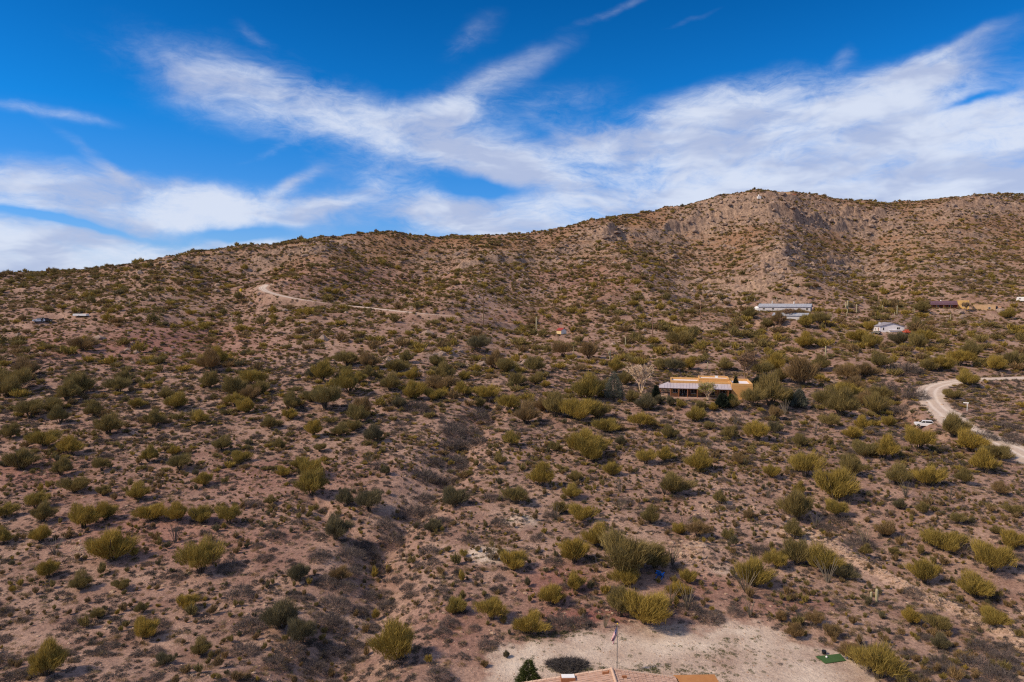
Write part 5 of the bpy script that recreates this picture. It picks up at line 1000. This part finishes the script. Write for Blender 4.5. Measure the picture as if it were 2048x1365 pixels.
# vehicles
def vehicle(name, loc, rz, Ln, paint, label, cat, pickup=False):
    e = empty(name, loc, rz, label=label, cat=cat); h = Ln / 4.5; w = .92 * h
    bodyp = [(-2.25, .45), (-1.9, .30), (1.9, .30), (2.25, .5), (2.25, .85), (2.15, 1.0), (1.1, 1.08), (-2.1, 1.10), (-2.28, .95)]
    cab = [(1.05, 1.06), (.45, 1.62), (-.6 if pickup else -1.75, 1.66), (-.75 if pickup else -2.12, 1.08)]
    MB().prism([(a * h, b * h) for a, b in bodyp], -w, w, 'y').build('body', paint, e, bevel=.06); MB().prism([(a * h, b * h) for a, b in cab], -w * .88, w * .88, 'y').build('cabin', paint, e, bevel=.05)
    if pickup: MB().box(-2.1 * h, -.8 * h, -w * .8, w * .8, 1.07 * h, 1.11 * h).build('truck_bed', PT['black'], e)
    for sg in (-1, 1):
        lo, hi = sorted((sg * w * .87, sg * w * .895)); MB().prism([(.85 * h, 1.12 * h), (.40 * h, 1.54 * h), (-.15 * h, 1.57 * h), (-.15 * h, 1.12 * h)], lo, hi, 'y').build('window', PT['glass'], e)
        MB().prism([(-.25 * h, 1.12 * h), (-.25 * h, 1.57 * h), (-.55 * h if pickup else -1.65 * h, 1.58 * h), (-.66 * h if pickup else -1.9 * h, 1.14 * h)], lo, hi, 'y').build('window', PT['glass'], e)
        for xx in (-1.4, 1.42):
            c_ = sg * (w - .06); wh = MB().tube([(xx * h, c_ - .12, .36 * h), (xx * h, c_ + .12, .36 * h)], [.36 * h, .36 * h], 18).build('wheel', PT['tyre'], e); MB().tube([(xx * h, c_ - .135, .36 * h), (xx * h, c_ + .135, .36 * h)], [.21 * h, .21 * h], 14).build('rim', PT['steel'], wh)
        MB().box(2.2 * h, 2.275 * h, sg * .66 * h - .16, sg * .66 * h + .16, .70 * h, .86 * h).build('headlight', PT['lamp'], e); MB().box(-2.30 * h, -2.22 * h, sg * .74 * h - .1, sg * .74 * h + .1, .72 * h, .98 * h).build('taillight', PT['redlamp'], e)
    MB().hexa([(1.02 * h, -w * .78, 1.12 * h), (1.04 * h, -w * .78, 1.12 * h), (1.04 * h, w * .78, 1.12 * h), (1.02 * h, w * .78, 1.12 * h), (.50 * h, -w * .74, 1.585 * h), (.54 * h, -w * .74, 1.60 * h), (.54 * h, w * .74, 1.60 * h), (.50 * h, w * .74, 1.585 * h)]).build('windscreen', PT['glass'], e); return e
def at(px, py): return tuple(cast([(px, py)], height)[0])
def wf(px): return -math.atan2((px - 1024) / FPX, 1)
vehicle('parked_car', at(1848, 853), wf(1848) + R(190), 4.6, PT['carwhite'], 'white car parked beside the curving dirt road', 'car')
vehicle('parked_truck', at(1812, 667), wf(1812) + R(110), 5.2, PT['carred'], 'faded red truck right of the white gabled house', 'truck', True)
vehicle('parked_car', at(1752, 668), wf(1752) + R(160), 4.2, PT['cardark'], 'dark car at the left wall of the white gabled house', 'car')
vehicle('derelict_car', at(78, 644), wf(78) + R(175), 4.8, PT['carwhite'], 'white derelict car on the far left hillside', 'car')
vehicle('derelict_car', at(93, 643), wf(93) + R(12), 4.6, PT['cardark'], 'dark derelict car beside the white one, far left hillside', 'car')
e = empty('cargo_trailer', at(162, 634), wf(162) + R(-38), label='long white trailer tilted on the far left hillside', cat='trailer'); MB().box(-3.4, 3.4, -1.0, 1.0, .55, 1.5).build('body', PT['bright'], e, bevel=.05); MB().box(3.4, 4.6, -.08, .08, .5, .62).build('drawbar', PT['steel'], e)
for sy in (-1, 1): MB().tube([(-.3, sy * .95 - .1, .38), (-.3, sy * .95 + .1, .38)], [.38, .38], 14).build('wheel', PT['tyre'], e)
e = empty('water_drum', at(482, 583), label='small bright yellow drum beside the hillside track', cat='drum'); MB().tube([(0, 0, 0), (0, 0, 1.5)], [.75, .75], 16).build('barrel', PT['yellowpaint'], e); MB().tube([(0, 0, 1.5), (0, 0, 1.62)], [.6, .5], 16).build('lid', PT['yellowpaint'], e)
w = at(1934, 822); e = empty('road_sign', w, wf(1934), label='white T-shaped sign post inside the road bend', cat='sign'); MB().box(-.07, .07, -.07, .07, -.2, 2.45).build('post', PT['bright'], e); MB().box(-.95, .35, -.04, .04, 2.2, 2.5).build('sign_blade', PT['bright'], e)
# poles
for i, (px_, b_, t_, nm) in enumerate(((967, 652, 590, 'slope above the rock ledge'), (1305, 676, 616, 'slope right of the red-roofed shed'), (1401, 645, 607, 'slope left of the long barn'), (1651, 652, 624, 'slope between long shed and white house'))):
    p = cast([(px_, b_)], height)[0]; hgt = (b_ - t_) / pxm(p); e = empty('utility_pole', tuple(p), wf(px_) + .4 * i, label=f'slim brown utility pole on the {nm}', cat='utility pole', group='utility poles')
    MB().tube([(0, 0, -.4), (0, 0, hgt)], [.28, .2], 7).build('pole', PT['pole'], e); MB().box(-.9, .9, -.06, .06, hgt - .75, hgt - .60).build('crossarm', PT['pole'], e)
    for sx in (-.8, 0, .8): MB().tube([(sx, 0, hgt - .60), (sx, 0, hgt - .40)], [.05, .04], 6).build('insulator', PT['steel'], e)

# garden trees round the ochre house
def cone_crown(seed, n, H, Wd, Lr, Wr, material, base=.06):
    g = np.random.default_rng(seed); t = 1 - np.sqrt(g.random(n)) * .98; a = g.random(n) * 6.283; lob = 1 + .20 * np.sin(4 * a + 11 * t + seed) + .16 * np.sin(7 * a - 17 * t) + .14 * g.normal(size=n); r = Wd * (1 - t) ** .75 * np.minimum(1, .55 + 3 * t) * lob * (.55 + .45 * np.sqrt(g.random(n)))
    P = np.stack([r * np.cos(a), r * np.sin(a), H * (base + (1 - base) * t)], 1); D = np.stack([np.cos(a), np.sin(a), np.full(n, .7)], 1) + .45 * g.normal(size=(n, 3)); return sliver_mesh('crown', P, D, Lr * (.6 + .8 * g.random(n)), Wr * (.6 + .8 * g.random(n)), g, material)
def conifer(px_, b_, h_px, w_px, material, label, name, seed, n=7000, cat='tree', lr=.5, wr=.10):
    p = cast([(px_, b_)], height)[0]; k = pxm(p); Hh, Ww = h_px / k, .5 * w_px / k; e = empty(name, tuple(p), random.random() * 6, label=label, cat=cat)
    link(bpy.data.objects.new('crown', cone_crown(seed, n, Hh, Ww, lr, wr, material)), e); MB().tube([(0, 0, -.3), (0, 0, Hh * .5), (0, 0, Hh * .92)], [.05 * Hh * .5, .03 * Hh * .5, .02], 6).build('trunk', MAT['bark'], e)
conifer(1228, 800, 58, 42, MAT['bluegreen'], 'blue-grey conical conifer left of the ochre house', 'cypress_tree', 1)
conifer(1598, 816, 40, 34, MAT['bluegreen'], 'squat blue-grey conifer right of the ochre house', 'cypress_tree', 2)
conifer(1471, 797, 44, 17, MAT['blackgreen'], 'slim dark spire conifer before the ochre house right wing', 'cypress_tree', 3)
conifer(1514, 780, 26, 30, MAT['blackgreen'], 'round near-black evergreen behind the ochre house corner', 'evergreen_tree', 4)
conifer(1444, 816, 30, 28, MAT['blackgreen'], 'dark green evergreen in front of the ochre house porch', 'evergreen_tree', 5)
conifer(1462, 814, 26, 24, MAT['juniper'], 'green evergreen touching the ochre house right wing', 'evergreen_tree', 8)
conifer(1312, 800, 30, 16, MAT['blackgreen'], 'small dark evergreen at the left end of the ochre porch', 'evergreen_tree', 6)
conifer(1057, 1392, 76, 58, MAT['juniper'], 'dense green conical juniper at the lower picture edge', 'juniper_tree', 7, 9000, lr=.30, wr=.05)
def bare_tree(px_, b_, h_px, w_px, material, label, seed, leaf=None, name='bare_tree'):
    p = cast([(px_, b_)], height)[0]; k = pxm(p); Hh, Ww = h_px / k, .5 * w_px / k; g = random.Random(seed); tr = MB(); br = []
    e = empty(name, tuple(p), g.random() * 6, label=label, cat='tree'); limbs = []
    def grow(b, d, ln, rad, lev):
        q = b + d * ln
        if lev < 2: tr.tube([b, (b + q) / 2 + Vector((g.uniform(-.05, .05) * ln, g.uniform(-.05, .05) * ln, 0)), q], [rad, rad * .8, rad * .6], 5, False)
        else: br.append((b, q, rad))
        if lev < 5:
            for i in range(4 if lev < 2 else 3):
                dd = (d + Vector((g.gauss(0, .5) * Ww / Hh * 1.5, g.gauss(0, .5) * Ww / Hh * 1.5, g.uniform(-.05, .4)))).normalized(); grow(b.lerp(q, g.uniform(.55, 1.0)), dd, ln * g.uniform(.55, .78), rad * .55, lev + 1)
    for i in range(4):
        a = i * 1.57 + g.random(); grow(Vector((0, 0, -.2)), Vector((math.cos(a) * .45 * Ww / Hh, math.sin(a) * .45 * Ww / Hh, 1)).normalized(), Hh * .33, .03 * Hh * .6, 0)
    tr.build('trunk', material, e); m = MB()
    for b, q, rad in br:
        d = (q - b).normalized(); a = d.orthogonal().normalized() * max(rad, .075); c = d.cross(a); m.add([b + a, b - a * .5 + c * .87, b - a * .5 - c * .87, q], [(0, 1, 3), (1, 2, 3), (2, 0, 3)])
    m.build('twigs', material, e)
    if leaf is not None:
        gg = np.random.default_rng(seed); n = 2600; sel = gg.integers(0, len(br), n); P = np.array([tuple(br[i][1]) for i in sel]) + .25 * gg.normal(size=(n, 3)); D = gg.normal(size=(n, 3)) + [0, 0, -.4]; link(bpy.data.objects.new('crown', sliver_mesh('crown', P, D, .25 + .25 * gg.random(n), .08 + .06 * gg.random(n), gg, leaf)), e)
bare_tree(1283, 787, 76, 88, MAT['palebark'], 'pale leafless tree left of the ochre house', 11)
bare_tree(1492, 759, 74, 88, MAT['tanbark'], 'tan leafless tree behind the ochre house', 12)
bare_tree(1416, 801, 50, 62, MAT['palebark'], 'airy yellow-green tree before the ochre porch', 13, MAT['willow'], 'paloverde_tree')
bare_tree(1576, 640, 34, 44, MAT['tanbark'], 'bare brown tree before the middle of the long barn', 14)
bare_tree(1560, 654, 28, 38, MAT['tanbark'], 'bare brown tree left of the long shed', 15)
bare_tree(1932, 622, 24, 26, MAT['tanbark'], 'golden tree right of the purple-roofed house', 16, MAT['straw'], 'golden_tree')
